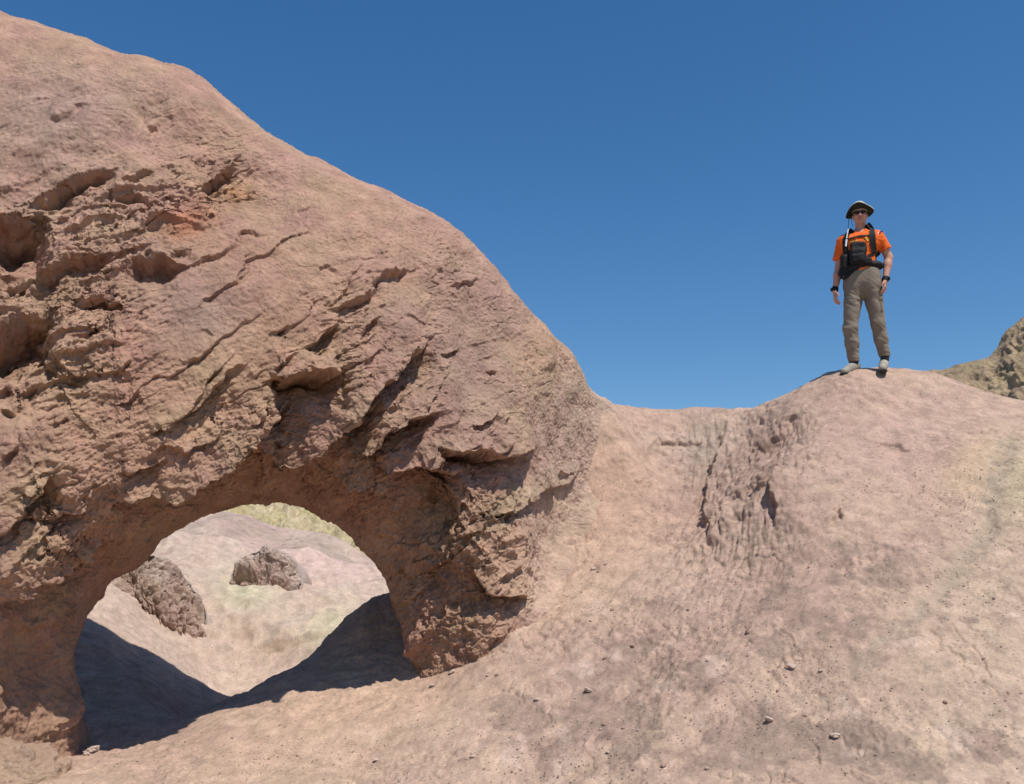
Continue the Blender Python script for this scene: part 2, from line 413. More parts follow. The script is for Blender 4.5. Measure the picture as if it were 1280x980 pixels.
def far_hill(name, crest, depth, mat, colA, colB, seed, amp, z0, nx=420, ny=260, rough=1.0, front=None):
    """a hill with a traced crest line [(px,py,Y)...]; falls to z0 in front over `depth` metres and behind"""
    cw = np.array([P(*q) for q in crest]); t = np.linspace(0, len(cw) - 1, nx); cr = catmull(cw, t)
    s = np.concatenate([np.linspace(-1, 0, int(ny * .8))[:-1], np.linspace(0, 1, int(ny * .25))])
    fx = np.where(s < 0, -(1 - (1 + s)), s * 1.2)
    y = cr[None, :, 1] + s[:, None] * depth
    prof = np.where(s < 0, (1 + s) ** 0.75, 1 - s ** 1.3)[:, None]
    z = z0 + (cr[None, :, 2] - z0) * prof
    x = cr[None, :, 0] * (1 + s[:, None] * depth / cr[None, :, 1] * 0.9)
    p = np.stack([x, y + 0 * x, z], -1)
    n = -grid_normals(p); n *= np.sign(n[..., 2:3])
    h = amp * (fbm(p, 0.35 * rough, 4, seed, .55) + 0.5 * ridged(p, np.array((.9, .35, .3)) * rough, 3, seed + 1) - .5)
    h += amp * .35 * fbm(p, 1.6 * rough, 3, seed + 4, .6)
    p = p + n * h[..., None] * sstep(0.0, .15, np.abs(s))[:, None, None] + n * (h * .3)[..., None]
    k = sstep(-.4, .6, fbm(p, .5 * rough, 3, seed + 2))
    c = np.empty(p.shape, np.float32); c[:] = colA; c = lerp(c, colB, k)
    k2 = sstep(.2, .8, fbm(p, 1.4 * rough, 3, seed + 3)); c = lerp(c, np.array(colB) * .72, k2 * .7)
    o = new_mesh(name, p, grid_faces(len(s), nx), mat, color=c)
    return tag(o, kind='structure')

M_hill = earth_material('hill_earth', bump=0.8, fine=9, contrast=0.45, speck=0.4, dist=0.12, sp_scale=7)
far_hill('yellow_hill', [(100, 600, 46), (220, 608, 46), (320, 600, 46), (400, 612, 46), (480, 640, 46), (560, 690, 45), (640, 730, 44)], 12, M_hill, (0.60, 0.50, 0.28), (0.62, 0.51, 0.33), 61, .45, 2.2)
far_hill('pink_hill', [(40, 628, 22), (180, 634, 22), (285, 640, 22), (345, 658, 22), (405, 666, 22), (450, 688, 22), (490, 714, 21.6), (560, 745, 21)], 6, M_hill, (0.62, 0.46, 0.375), (0.64, 0.49, 0.39), 71, .08, 1.2)
far_hill('rocky_hill', [(1090, 470, 19), (1150, 464, 19), (1190, 459, 19), (1236, 443, 19), (1258, 414, 19), (1282, 396, 19), (1330, 340, 19), (1420, 300, 20), (1520, 330, 21), (1700, 420, 22)], 5, M_hill, (0.47, 0.355, 0.22), (0.43, 0.31, 0.21), 81, .15, 2.4, rough=2.2)

#@@ARCH
# ------------------------------------------------------------------ the rock arch
def build_arch():
    S = [  # back edge of the opening, mid soffit, lip, face low, face high, skyline
        [(100, 1060, 7.5), (50, 1070, 6.9), (-120, 1080, 6.1), (-400, 1020, 5.7), (-700, 920, 5.9), (-900, 820, 6.6)],
        [(97, 940, 7.5), (40, 940, 6.9), (-80, 935, 6.1), (-350, 850, 5.7), (-600, 650, 6.0), (-760, 300, 7.0)],
        [(88, 840, 7.5), (35, 832, 6.9), (-45, 800, 6.2), (-220, 640, 5.8), (-380, 340, 6.3), (-480, -130, 7.4)],
        [(96, 772, 7.5), (60, 752, 6.95), (20, 722, 6.3), (-70, 555, 6.05), (-140, 290, 6.6), (-200, -40, 7.8)],
        [(140, 716, 7.6), (112, 692, 7.05), (85, 662, 6.45), (40, 515, 6.3), (10, 290, 6.85), (0, 27, 8.0)],
        [(208, 670, 7.75), (178, 648, 7.2), (145, 620, 6.65), (130, 475, 6.5), (120, 290, 7.0), (140, 70, 8.1)],
        [(272, 640, 7.9), (245, 616, 7.4), (218, 592, 6.85), (220, 455, 6.75), (228, 295, 7.2), (245, 105, 8.3)],
        [(325, 631, 8.1), (312, 600, 7.6), (302, 563, 7.05), (310, 438, 7.0), (325, 300, 7.45), (340, 172, 8.5)],
        [(376, 642, 8.2), (376, 606, 7.75), (384, 545, 7.25), (400, 438, 7.25), (418, 325, 7.7), (435, 221, 8.65)],
        [(430, 670, 8.3), (450, 630, 7.95), (474, 560, 7.5), (490, 450, 7.6), (502, 352, 8.0), (512, 254, 8.8)],
        [(468, 706, 8.4), (505, 664, 8.1), (545, 590, 7.75), (565, 482, 7.9), (575, 392, 8.3), (588, 303, 8.9)],
        [(486, 743, 8.45), (530, 716, 8.2), (592, 655, 7.92), (628, 535, 8.15), (650, 455, 8.55), (662, 386, 9.2)],
        [(508, 790, 8.42), (545, 780, 8.2), (616, 722, 8.02), (676, 592, 8.6), (704, 525, 9.1), (718, 446, 9.7)],
        [(526, 842, 8.38), (560, 838, 8.1), (634, 788, 8.08), (712, 648, 9.45), (738, 566, 9.98), (748, 496, 10.45)],
        [(545, 910, 8.35), (590, 880, 8.25), (700, 790, 8.3), (790, 680, 9.5), (820, 590, 10.65), (830, 545, 11.25)],
    ]
    ctrl = []
    for sec in S:
        w = [np.array(P(*q)) for q in sec]
        A, E = w[0], w[5]
        a0, e0 = sec[0], sec[5]
        Fb = np.array(P(e0[0] + (300 - e0[0]) * .03, e0[1] + 45, e0[2] + 1.0))
        Gb = np.array(P(.5 * (a0[0] + e0[0]), .5 * (a0[1] + e0[1]), .5 * (a0[2] + e0[2]) + 1.3))
        Hb = np.array(P(a0[0] + (a0[0] - 300) * .16, a0[1] + (a0[1] - 850) * .16, a0[2] + .5))
        ctrl.append(w + [Fb, Gb, Hb])
    ctrl = np.array(ctrl)                                   # (15, 9, 3)
    dens_s = [210, 230, 290, 250, 190, 40, 30, 30, 60]
    us = np.concatenate([i + np.linspace(0, 1, k, endpoint=False) for i, k in enumerate(dens_s)])
    dens_t = [40, 70, 70, 110] + [120] * 9 + [60]
    ut = np.concatenate([i + np.linspace(0, 1, k, endpoint=False) for i, k in enumerate(dens_t)] + [[13.999]])
    a = catmull(np.swapaxes(ctrl, 0, 1), us, closed=True)   # (ns, 15, 3)
    p = catmull(np.swapaxes(a, 0, 1), ut)                   # (nt, ns, 3)
    base = p.copy()
    px, py = pix(p)
    n = grid_normals(p)
    ctr = p.mean(axis=1, keepdims=True)
    n *= np.sign((n * (p - ctr)).sum(-1).mean())
    front = ((us < 5.3) | (us > 8.6))[None, :] * np.ones((len(ut), 1))
    su = us[None, :] + 0 * px
    face = (sstep(1.8, 2.4, su) * (1 - sstep(5.2, 5.6, su)))
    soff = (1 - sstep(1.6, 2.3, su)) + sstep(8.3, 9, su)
    # broad lumps
    h = 0.10 * fbm(p, 0.9, 2, 1) * (0.4 + 0.6 * sstep(0.0, 1.0, np.abs(su - 5.0))) + 0.03 * fbm(p, 3.2, 2, 2)
    dr = np.zeros(px.shape)
    wx = noise(p, 4, 3) * 9 + noise(p, 12, 4) * 4; wy = noise(p, 4, 5) * 9 + noise(p, 12, 6) * 4
    qx, qy = px + wx, py + wy
    R = 0.16 + soff * 0.35
    for cx, cy, rx, ry, rot, k in [(40, 350, 110, 150, 35, .9), (170, 270, 120, 70, 35, .75), (270, 210, 50, 40, 35, .6), (90, 440, 90, 60, 0, .6), (420, 510, 150, 60, 30, .8),
                                   (535, 600, 80, 60, 0, .8), (575, 740, 48, 80, -20, .9), (250, 550, 130, 50, 30, .7), (60, 610, 90, 60, 30, .6), (60, 690, 70, 30, 30, .7),
                                   (440, 380, 60, 40, 30, .4), (560, 310, 40, 60, 0, .35), (690, 470, 40, 80, -35, .2), (640, 640, 50, 50, 30, .35)]:
        R = R + k * gauss(px, py, cx, cy, rx, ry, rot)
    R = np.clip(R - .8 * gauss(px, py, 715, 620, 60, 150, -12) - .15 * gauss(px, py, 330, 380, 110, 60, 30), 0.03, 1.1)
    # bedding, dipping to the left
    ns = np.array((-0.50, -0.10, 0.86)); ns /= np.linalg.norm(ns)
    wv = p @ ns
    def bed(freq, warp, wf, seed, sharp=2.0):
        ph = wv * freq + warp * noise(p, wf, seed) + .35 * warp * noise(p, wf * 3, seed + .5)
        s = ph - np.floor(ph)
        cell = np.floor(ph)
        st = sstep(0, .16, s)
        prof = st * (1 - s) ** sharp
        return prof, cell
    b1, c1 = bed(2.0, .55, .8, 7); b2, c2 = bed(5.5, .8, 1.6, 8); b3, c3 = bed(15, 1.0, 3.5, 9)
    m1 = sstep(-.1, .5, noise(p, 1.1, 10)); m2 = sstep(-.1, .5, noise(p, 1.9, 11)); m3 = sstep(-.1, .5, noise(p, 3, 12))
    vis = front * (1 - sstep(4.3, 5.0, su) * .8)
    knob = np.clip(gauss(px, py, 570, 660, 110, 110) + gauss(px, py, 600, 770, 60, 60), 0, 1) * front
    Rb = R * (1 - .6 * knob)
    h += vis * Rb * (0.18 * b1 * m1 + 0.085 * b2 * m2 + 0.030 * b3 * m3)
    dr += vis * Rb * (0.11 * b1 * m1 + 0.05 * b2 * m2)
    # crumbly blocks
    bl = ridged(p, 3.8, 3, 14)
    h += vis * R * 0.02 * (bl - .6)
    h += vis * np.clip(R - .1, 0, 1) * 0.022 * fbm(p, 14, 3, 15, .6) + 0.006 * fbm(p, 22, 2, 16)
    kn = np.abs(noise(p, 6.5, 17)); h += knob * (0.09 * (0.5 - kn) + .03 * (0.4 - np.abs(noise(p, 17, 18))))
    L = lambda pts, A, B, La, Lb, **k: ledge(qx, qy, pts, A * 1.15, B * 1.35, La, Lb, h, dr, **k)
    L([(-60, 225), (40, 196), (130, 172), (190, 130), (250, 150), (320, 208), (385, 262)], -.02, .13, 70, 110, soft=26, taper=5)
    # traced ledges: line, protrusion, undercut, reach up, reach down
    L([(35, 243), (75, 218), (105, 205), (140, 198)], .08, .18, 24, 18)
    L([(-30, 275), (0, 268), (45, 258)], .10, .40, 24, 50, taper=3)
    L([(-30, 345), (0, 330), (40, 305)], 0.014, 0.074, 16.0, 17.6)
    L([(35, 358), (70, 332), (110, 310), (150, 297)], 0.063, 0.124, 20.8, 17.6)
    L([(155, 322), (180, 322), (228, 332)], .06, .18, 20, 18)
    L([(225, 335), (270, 318), (300, 292), (335, 285)], 0.042, 0.031, 16.0, 14.4)
    L([(92, 372), (130, 366), (156, 376)], 0.070, 0.124, 19.2, 11.2)
    L([(-40, 440), (0, 415), (30, 392), (56, 383)], .12, .38, 26, 44, taper=3)
    L([(48, 420), (70, 440), (100, 470)], 0.035, 0.037, 16.0, 16.0)
    L([(60, 455), (85, 470), (105, 482)], 0.021, 0.056, 14.4, 9.6)
    L([(250, 222), (270, 203), (298, 187)], 0.070, 0.136, 17.6, 17.6)
    L([(145, 215), (165, 205), (190, 200)], 0.035, 0.062, 16.0, 12.8)
    L([(140, 245), (165, 238), (195, 242)], 0.042, 0.087, 16.0, 12.8)
    L([(235, 270), (255, 262), (275, 250)], 0.028, 0.031, 12.8, 9.6)
    L([(205, 530), (240, 508), (275, 478), (305, 458)], 0.070, 0.081, 12.8, 14.4)
    L([(338, 470), (375, 466), (425, 452)], 0.149, 0.384, 24.0, 40.0, taper=6)
    L([(385, 425), (405, 408), (424, 402)], 0.060, 0.150, 18.0, 18.0)
    L([(420, 384), (450, 370), (470, 362)], 0.060, 0.080, 18.0, 10.0)
    L([(462, 358), (485, 347), (508, 340)], 0.050, 0.060, 16.0, 9.0)
    L([(430, 530), (462, 492), (490, 458), (512, 440), (534, 430)], 0.138, 0.216, 26.0, 24.0, taper=7)
    L([(330, 590), (375, 570), (420, 545), (462, 505)], 0.115, 0.264, 26.0, 34.0, taper=5)
    L([(140, 628), (180, 605), (230, 592), (290, 560), (345, 520), (372, 498)], 0.115, 0.264, 22.0, 40.0, taper=8)
    L([(440, 575), (475, 545), (500, 515), (540, 520)], 0.115, 0.264, 24.0, 34.0, taper=5)
    L([(545, 555), (590, 556), (630, 560), (668, 552)], 0.127, 0.336, 26.0, 26.0, taper=6)
    L([(470, 592), (500, 572), (545, 566), (580, 590)], 0.115, 0.408, 18.0, 50.0, taper=5)
    L([(582, 640), (600, 690), (618, 712)], 0.046, -0.024, 20.0, 20.0)
    L([(610, 640), (640, 640), (690, 612), (720, 590)], 0.034, 0.084, 18.0, 18.0)
    L([(590, 715), (620, 740), (650, 748)], 0.069, 0.168, 18.0, 20.0)
    L([(30, 632), (45, 612), (58, 598)], 0.070, 0.200, 18.0, 22.0)
    L([(0, 672), (20, 650), (40, 632)], 0.050, 0.120, 18.0, 14.0)
    L([(45, 655), (75, 642), (110, 632)], 0.050, 0.100, 18.0, 14.0)
    L([(0, 760), (45, 725), (90, 700), (135, 665)], 0.060, 0.160, 20.0, 34.0)
    L([(150, 585), (175, 575), (200, 574)], 0.050, 0.120, 18.0, 14.0)
    L([(560, 360), (585, 350), (600, 348)], 0.030, 0.040, 12.0, 8.0)
    L([(62, 152), (85, 143), (112, 132)], 0.021, 0.043, 11.2, 7.2)
    L([(180, 145), (190, 140), (196, 138)], 0.021, 0.043, 9.6, 7.2)
    L([(370, 262), (385, 258), (392, 255)], 0.020, 0.030, 10.0, 8.0)
    L([(395, 345), (410, 338), (425, 350)], 0.015, 0.020, 10.0, 8.0)
    L([(255, 405), (262, 410), (268, 415)], 0.010, 0.019, 8.0, 6.4)
    # many small broken edges and long fine cracks that follow the bedding
    rr_ = random.Random(11)
    for k in range(130):
        cx, cy = rr_.uniform(-20, 740), rr_.uniform(60, 780)
        an = math.radians(rr_.gauss(33, 13)); ln = rr_.uniform(8, 34)
        i_, j_ = np.unravel_index(np.argmin((px[::6, :950:6] - cx) ** 2 + (py[::6, :950:6] - cy) ** 2), px[::6, :950:6].shape)
        if abs(px[i_ * 6, j_ * 6] - cx) > 12 or abs(py[i_ * 6, j_ * 6] - cy) > 12: continue
        k_ = .35 + R[i_ * 6, j_ * 6]
        if rr_.random() > k_ * 1.3 - .35: continue
        a_ = rr_.uniform(.015, .05) * min(k_, 1); ux, uy = math.cos(an) * ln / 2, -math.sin(an) * ln / 2
        L([(cx - ux, cy - uy), (cx + rr_.uniform(-3, 3), cy + rr_.uniform(-3, 3)), (cx + ux, cy + uy)], a_, a_ * 1.6, ln * .35, ln * .28, soft=1.8)
    for k in range(20):
        cx = rr_.uniform(0, 720); cy = np.interp(cx, (0, 245, 440, 590, 660, 750), (25, 105, 222, 303, 386, 496)) + rr_.uniform(120, 480); an = math.radians(rr_.gauss(36, 10)); ln = rr_.uniform(40, 150)
        pts = [(cx + (u - .5) * ln * math.cos(an) + rr_.gauss(0, 3), cy - (u - .5) * ln * math.sin(an) + rr_.gauss(0, 5)) for u in (0, .25, .5, .75, 1)]
        L(pts, .012, .03, 12, 5, soft=1.5, taper=3)
    h -= .22 * gauss(qx, qy, 540, 638, 42, 34) * front
    h = h * (0.25 + 0.75 * sstep(0, .25, np.abs(su - 5.0)))        # keep the traced skyline
    h = h * (0.35 + 0.65 * sstep(0, .2, np.minimum(np.abs(su), np.abs(9 - su))))
    p = p + n * h[..., None]; p[..., 2] -= .55 * dr * sstep(0, .4, np.abs(su - 5.0))
    # spread the columns evenly over the ledges' walls, then carve the fine relief
    sp = np.linalg.norm(np.diff(np.concatenate([p, p[:, :1]], 1), axis=1), axis=-1)
    k = np.ones(9) / 9
    for ax in (0, 1, 0): sp = np.apply_along_axis(lambda v: np.convolve(np.pad(v, 4, mode='edge'), k, 'valid'), ax, sp)
    wgt = np.gradient(us)[None, :]; wgt = wgt / wgt.mean()
    sp = sp + 0.35 * sp.mean()
    isv = ((us < 5.15) | (us > 8.8))[None, :]
    sp = np.where(isv, sp, sp * .12)
    cum = np.concatenate([np.zeros((len(ut), 1)), np.cumsum(sp, 1)], 1)
    NS = 1500
    pc = np.concatenate([p, p[:, :1]], 1)
    fields = dict(R=np.clip(R, 0, 1), soff=soff, su=su, px=px, py=py, qx=qx, qy=qy, b3=b3 * m3, front=front, knob=knob, b1=b1 * m1)
    newp = np.empty((len(ut), NS, 3)); nf = {a: np.empty((len(ut), NS)) for a in fields}
    fields = {a: np.concatenate([b, b[:, -1:]], 1) for a, b in fields.items()}
    for i in range(len(ut)):
        tgt = np.linspace(0, cum[i, -1], NS, endpoint=False)
        ix = np.interp(tgt, cum[i], np.arange(cum.shape[1]))
        i0 = np.minimum(ix.astype(int), cum.shape[1] - 2); fr = ix - i0
        newp[i] = pc[i, i0] * (1 - fr)[:, None] + pc[i, i0 + 1] * fr[:, None]
        for a in fields: nf[a][i] = fields[a][i, i0] * (1 - fr) + fields[a][i, i0 + 1] * fr
    p = newp; us = np.arange(NS)
    R, soff, su, px, py, qx, qy, b3m, front, knob, b1m = (nf[a] for a in ('R', 'soff', 'su', 'px', 'py', 'qx', 'qy', 'b3', 'front', 'knob', 'b1'))
    n2 = grid_normals(p); n2 *= np.sign((n2 * (p - p.mean(axis=1, keepdims=True))).sum(-1).mean())
    e1 = np.cross(ns, (0, 1, 0)); e1 /= np.linalg.norm(e1); e2 = np.cross(ns, e1)
    pb = np.stack([p @ e1, p @ e2, (p @ ns) * 2.6], -1)
    Rk = np.clip(0.10 + .8 * R, 0, 1.0) * (0.35 + .65 * (1 - sstep(4.4, 5.0, su)))
    f = 0.016 * fbm(p, 3.5, 1, 20) + Rk * 0.021 * fbm(pb, 3.6, 4, 51, .48)
    f += -Rk * 0.040 * (1 - sstep(0, .10, np.abs(noise(pb, 2.1, 52) + .25 * noise(pb, 8, 53)))) * sstep(0, .4, noise(p, 1.3, 54) + .1)
    f += -Rk * 0.012 * (1 - sstep(0, .14, np.abs(noise(pb, 5.5, 55) + .3 * noise(pb, 17, 56)))) * sstep(0, .4, noise(p, 2.1, 57) + .1)
    f += -.009 * Rk * (1 - np.abs(noise(pb, 13, 58)) * 2) + .006 * fbm(p, 26, 2, 59)
    f += -.03 * sstep(.45, .62, noise(p, 6, 60)) * Rk * .6
    p = p + n2 * f[..., None]
    # colour of the stone
    c = np.empty(p.shape, np.float32); c[:] = (0.385, 0.243, 0.178)
    big = fbm(p, .7, 3, 31)
    c = lerp(c, (0.36, 0.236, 0.185), sstep(0, .7, big) * .8)
    c = lerp(c, (0.42, 0.268, 0.182), sstep(0, .7, -big) * .8)
    c = lerp(c, (0.43, 0.30, 0.195), b3m * np.clip(R, 0, 1) * .7 * front)
    c = lerp(c, (0.45, 0.31, 0.20), sstep(.25, .5, noise(p, (1.2, 1.2, 4), 33)) * np.clip(R, 0, 1) * .4)
    dust = sstep(3.6, 5.0, su + .4 * big) * (1 - sstep(5.3, 5.8, su))
    c = lerp(c, (0.44, 0.293, 0.218), dust * .7)
    c = lerp(c, (0.44, 0.287, 0.21), gauss(qx, qy, 430, 300, 110, 70, 20) * .75)
    c = lerp(c, (0.37, 0.27, 0.23), gauss(qx, qy, 70, 140, 90, 50) * .6)
    c = lerp(c, (0.335, 0.245, 0.215), gauss(qx, qy, 250, 390, 60, 40) * .55)
    c = lerp(c, (0.35, 0.25, 0.20), gauss(qx, qy, 610, 470, 110, 110, -40) * .8)
    c = lerp(c, (0.40, 0.19, 0.10), np.clip(gauss(qx, qy, 235, 272, 45, 20, 35) * .7 + gauss(qx, qy, 300, 222, 20, 12) * .6, 0, 1))
    c = lerp(c, (0.45, 0.31, 0.20), np.clip(gauss(qx, qy, 690, 430, 40, 80, -38) * .7 + gauss(qx, qy, 250, 500, 60, 22, 35) * .7 + gauss(qx, qy, 110, 560, 110, 30, 25) * .6, 0, 1))
    c = lerp(c, (0.30, 0.22, 0.19), gauss(qx, qy, 725, 540, 40, 45) * .7)
    c = lerp(c, (0.36, 0.33, 0.20), np.clip(gauss(qx, qy, 680, 600, 62, 12, 32) + .5 * gauss(qx, qy, 640, 640, 50, 10, 32), 0, 1) * (0.5 + .5 * noise(p, 8, 36)) * .8)
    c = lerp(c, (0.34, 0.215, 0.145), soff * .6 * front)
    c = lerp(c, (0.48, 0.355, 0.275), np.clip(1.25 * gauss(qx, qy, 752, 575, 72, 150, -8) + 1.1 * gauss(qx, qy, 690, 740, 50, 70), 0, 1) * 1.0)
    c = c * (1 + .11 * fbm(p, 6, 3, 35, .6) + .06 * fbm(pb, 12, 2, 37))[..., None] * np.array((1.09, 1.055, 1.03), np.float32)
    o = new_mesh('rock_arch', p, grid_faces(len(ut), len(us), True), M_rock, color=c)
    tag(o, 'huge pinkish brown natural rock arch with tilted ledges rising out of the sand', 'rock arch')
    return o
build_arch()
#@@SMALL
# ------------------------------------------------------------------ small geology
def ico(sub):
    bm = bmesh.new(); bmesh.ops.create_icosphere(bm, subdivisions=sub, radius=1.0)
    v = np.array([x.co[:] for x in bm.verts]); f = np.array([[y.index for y in x.verts] for x in bm.faces]); bm.free(); return v, f
ICO6 = ico(7); ICO2 = ico(3)

def rock_mesh(name, centre, radii, seed, amp=.15, flute=0.0, under=0.0, col=(0.38, 0.26, 0.2), col2=(0.45, 0.33, 0.26), mat=None, tilt=0.0, lump=.7):
    v, f = ICO6; v = v.copy(); n = v.copy()
    r = np.array(radii); q = v * r; sc = float(r.mean())
    h = amp * sc * (fbm(q, lump * 1.4 / sc, 3, seed, .55) + .5 * ridged(q, 2.2 / sc, 3, seed + 1) - .4)
    if flute: h -= flute * sc * np.exp(-np.abs(noise(q, np.array((3.2, 3.2, .9)) / sc, seed + 2) + .3 * noise(q, np.array((8, 8, 3)) / sc, seed + 3)) * 6) * sstep(.55, .1, v[:, 2])
    if under:
        e = v[:, 2] + .22 * noise(q, 2.0 / sc, seed + 4) + .12 * noise(q, 6 / sc, seed + 5)
        h -= under * sc * sstep(.02, -.14, e)
    h += .03 * sc * fbm(q, 9 / sc, 3, seed + 6, .6)
    p = q + n * h[:, None]
    c, s_ = math.cos(tilt), math.sin(tilt)
    p = np.stack([p[:, 0] * c - p[:, 2] * s_, p[:, 1], p[:, 0] * s_ + p[:, 2] * c], -1)
    k = sstep(.1, .8, v[:, 2] + .4 * noise(q, 1.5 / sc, seed + 7))
    cc = lerp(np.tile(np.array(col, np.float32), (len(v), 1)), col2, k)
    o = new_mesh(name, p, f, mat or M_rock, color=cc)
    o.location = centre
    return o

def at(px, py, Y, dz=0.0):
    a = P(px, py, Y); return (a[0], a[1], a[2] + dz)

M_stone = earth_material('stone_surface', bump=0.0, fine=3, contrast=0.3, speck=0.2, dist=0.001, sp_scale=3)
def stone_mesh(seed):
    v, f = ICO2; r = np.random.default_rng(seed)
    q = v * r.uniform(.65, 1.1, 3) * np.array((1, .9, .62))
    q = q * (1 + .35 * fbm(v, 1.3, 2, seed)[:, None])
    me = new_mesh('stone', q, f, None, color=np.tile(np.array([(0.42, 0.30, 0.23), (0.48, 0.37, 0.30), (0.37, 0.26, 0.20)][seed % 3], np.float32), (len(v), 1)), smooth=False)
    d = me.data; bpy.data.objects.remove(me); d.materials.append(M_stone); return d
STONES = [stone_mesh(i) for i in range(6)]
r_ = random.Random(5)
def y_at(px, py, far=11.4):
    """distance at which the line of sight through a pixel meets the ground"""
    prev = None
    for Y in np.arange(4.7, far, 0.03):
        a = P(px, py, Y); d = a[2] - ground_z(a[0], Y)
        if d < 0: return Y
    return None
spots = [(936, 794, .030, 2), (735, 866, .032, 1), (672, 878, .026, 1), (590, 948, .022, 1), (622, 845, .02, 1), (610, 848, .018, 1), (790, 810, .022, 0), (738, 780, .018, 1),
         (742, 712, .025, 1), (757, 706, .022, 1), (748, 716, .018, 1), (990, 838, .03, 1), (962, 905, .03, 1), (1044, 925, .03, 1), (860, 765, .02, 2), (765, 765, .02, 2),
         (565, 842, .03, 1), (540, 858, .025, 1), (350, 908, .014, 2), (290, 925, .014, 2), (470, 952, .02, 1), (115, 940, .05, 1), (108, 944, .03, 1)]
for k in range(60):
    px = r_.uniform(560, 1275); py = r_.uniform(700, 965)
    if px < 700 and py < 860: continue
    spots.append((px, py, .006 + .014 * r_.random() ** 2, r_.randrange(6)))
for (px, py, sz, k) in spots:
    Y = y_at(px, py)
    if Y is None: continue
    a = P(px, py, Y)
    o = bpy.data.objects.new('stone', STONES[k]); COL.objects.link(o)
    o.location = (a[0], a[1], ground_z(a[0], a[1]) + sz * .3); o.scale = (sz, sz, sz); o.rotation_euler = (r_.uniform(-.4, .4), r_.uniform(-.4, .4), r_.uniform(0, 6.3))
    tag(o, 'small loose stone lying on the sandy ground before the arch and mound', 'stone', 'loose stones on the sandy slope')

def bank_outcrop(px, py, W, H, back, seed, lean, under, flute, turn):
    """a worn rock step bedded in the bank: a broken front, a smooth top that runs back into the slope"""
    Y = y_at(px, py, 30) or 14.0; o0 = P(px, py, Y); nu, nf, nb = 220, 170, 90
    u = np.linspace(-1, 1, nu)[:, None]; bell = np.clip(1 - np.abs(u) ** 2.6, 0, 1) ** .6
    sf = np.linspace(0, 1, nf)[None, :]; sb = np.linspace(0, 1, nb + 1)[None, 1:]
    ct, st = math.cos(turn), math.sin(turn)
    edge = .25 * W * np.abs(u) ** 2                           # ends curve back into the bank
    fz = -.12 + (H + .12) * sf * bell; fd = edge + lean * H * sf ** 1.5 * bell - .10 * H * np.sin(np.clip(sf * 1.3, 0, 1) * math.pi) * bell
    tz = (H * bell) * (1 - sb * .0); td = edge + lean * H * bell + back * sb
    Uf, Ut = u + 0 * sf, u + 0 * sb
    loc = np.concatenate([np.stack([Uf * W / 2, fd + 0 * Uf, fz + 0 * Uf], -1), np.stack([Ut * W / 2, td + 0 * Ut, tz + 0 * Ut], -1)], 1)
    X = o0[0] + loc[..., 0] * ct - loc[..., 1] * st; Yw = o0[1] + loc[..., 0] * st + loc[..., 1] * ct
    g0 = ground_base(X[:, :1] , Yw[:, :1]); gb = ground_base(X, Yw)
    z = g0 + loc[..., 2]
    zz = z[:, nf:]; k = sstep(0.1, 1, sb); z[:, nf:] = zz * (1 - k) + (gb[:, nf:] - .10) * k
    p = np.stack([X, Yw, z], -1)
    n = grid_normals(p); n *= np.sign(-(n[nu // 2, nf // 2, 1]))
    sall = np.concatenate([sf + 0 * u, 1 + sb + 0 * u], 1); face = sstep(1.12, .9, sall)
    fl = noise(p, (7, 7, 1.0), seed) + .7 * noise(p, (17, 17, 3), seed + 1)
    h = face * (-flute * np.exp(-np.abs(fl) * 5) + .13 * fbm(p, (2.6, 2.6, 1.9), 5, seed + 2, .55)) + .05 * fbm(p, 2, 3, seed + 3)
    h -= face * under * sstep(.62, .35, sall + .25 * noise(p, 2.5, seed + 4)) * bell
    h += face * .05 * ridged(p, (3.5, 3.5, 1.6), 3, seed + 5) - .04 * face
    p = p + n * h[..., None]
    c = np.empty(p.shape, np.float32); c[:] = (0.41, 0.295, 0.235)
    c = lerp(c, (0.50, 0.395, 0.335), sstep(.45, .95, sall + .3 * noise(p, 2.0, seed + 6)))  # ground tone on top; lit top and shaded front painted into the colour
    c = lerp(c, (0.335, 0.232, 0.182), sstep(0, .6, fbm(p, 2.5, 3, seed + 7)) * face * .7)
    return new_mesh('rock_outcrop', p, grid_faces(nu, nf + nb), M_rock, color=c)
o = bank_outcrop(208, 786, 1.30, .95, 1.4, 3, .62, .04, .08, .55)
tag(o, 'larger furrowed brown rock outcrop, front darkened with painted shade, low on the left of the gully through the arch', 'rock outcrop')
o = bank_outcrop(322, 733, 1.1, .70, 1.2, 12, .7, .24, .03, -.1)
tag(o, 'smaller jagged brown outcrop higher up the gully, near the top of the arch opening', 'rock outcrop')
o = rock_mesh('rock_rubble', at(0, 966, 6.6, -.10), (.46, .38, .28), 21, .13, col=(0.40, 0.27, 0.195), col2=(0.43, 0.30, 0.215), lump=1.3)
tag(o, 'crumbly heap of broken pink rock at the foot of the left side of the arch', 'rock rubble')
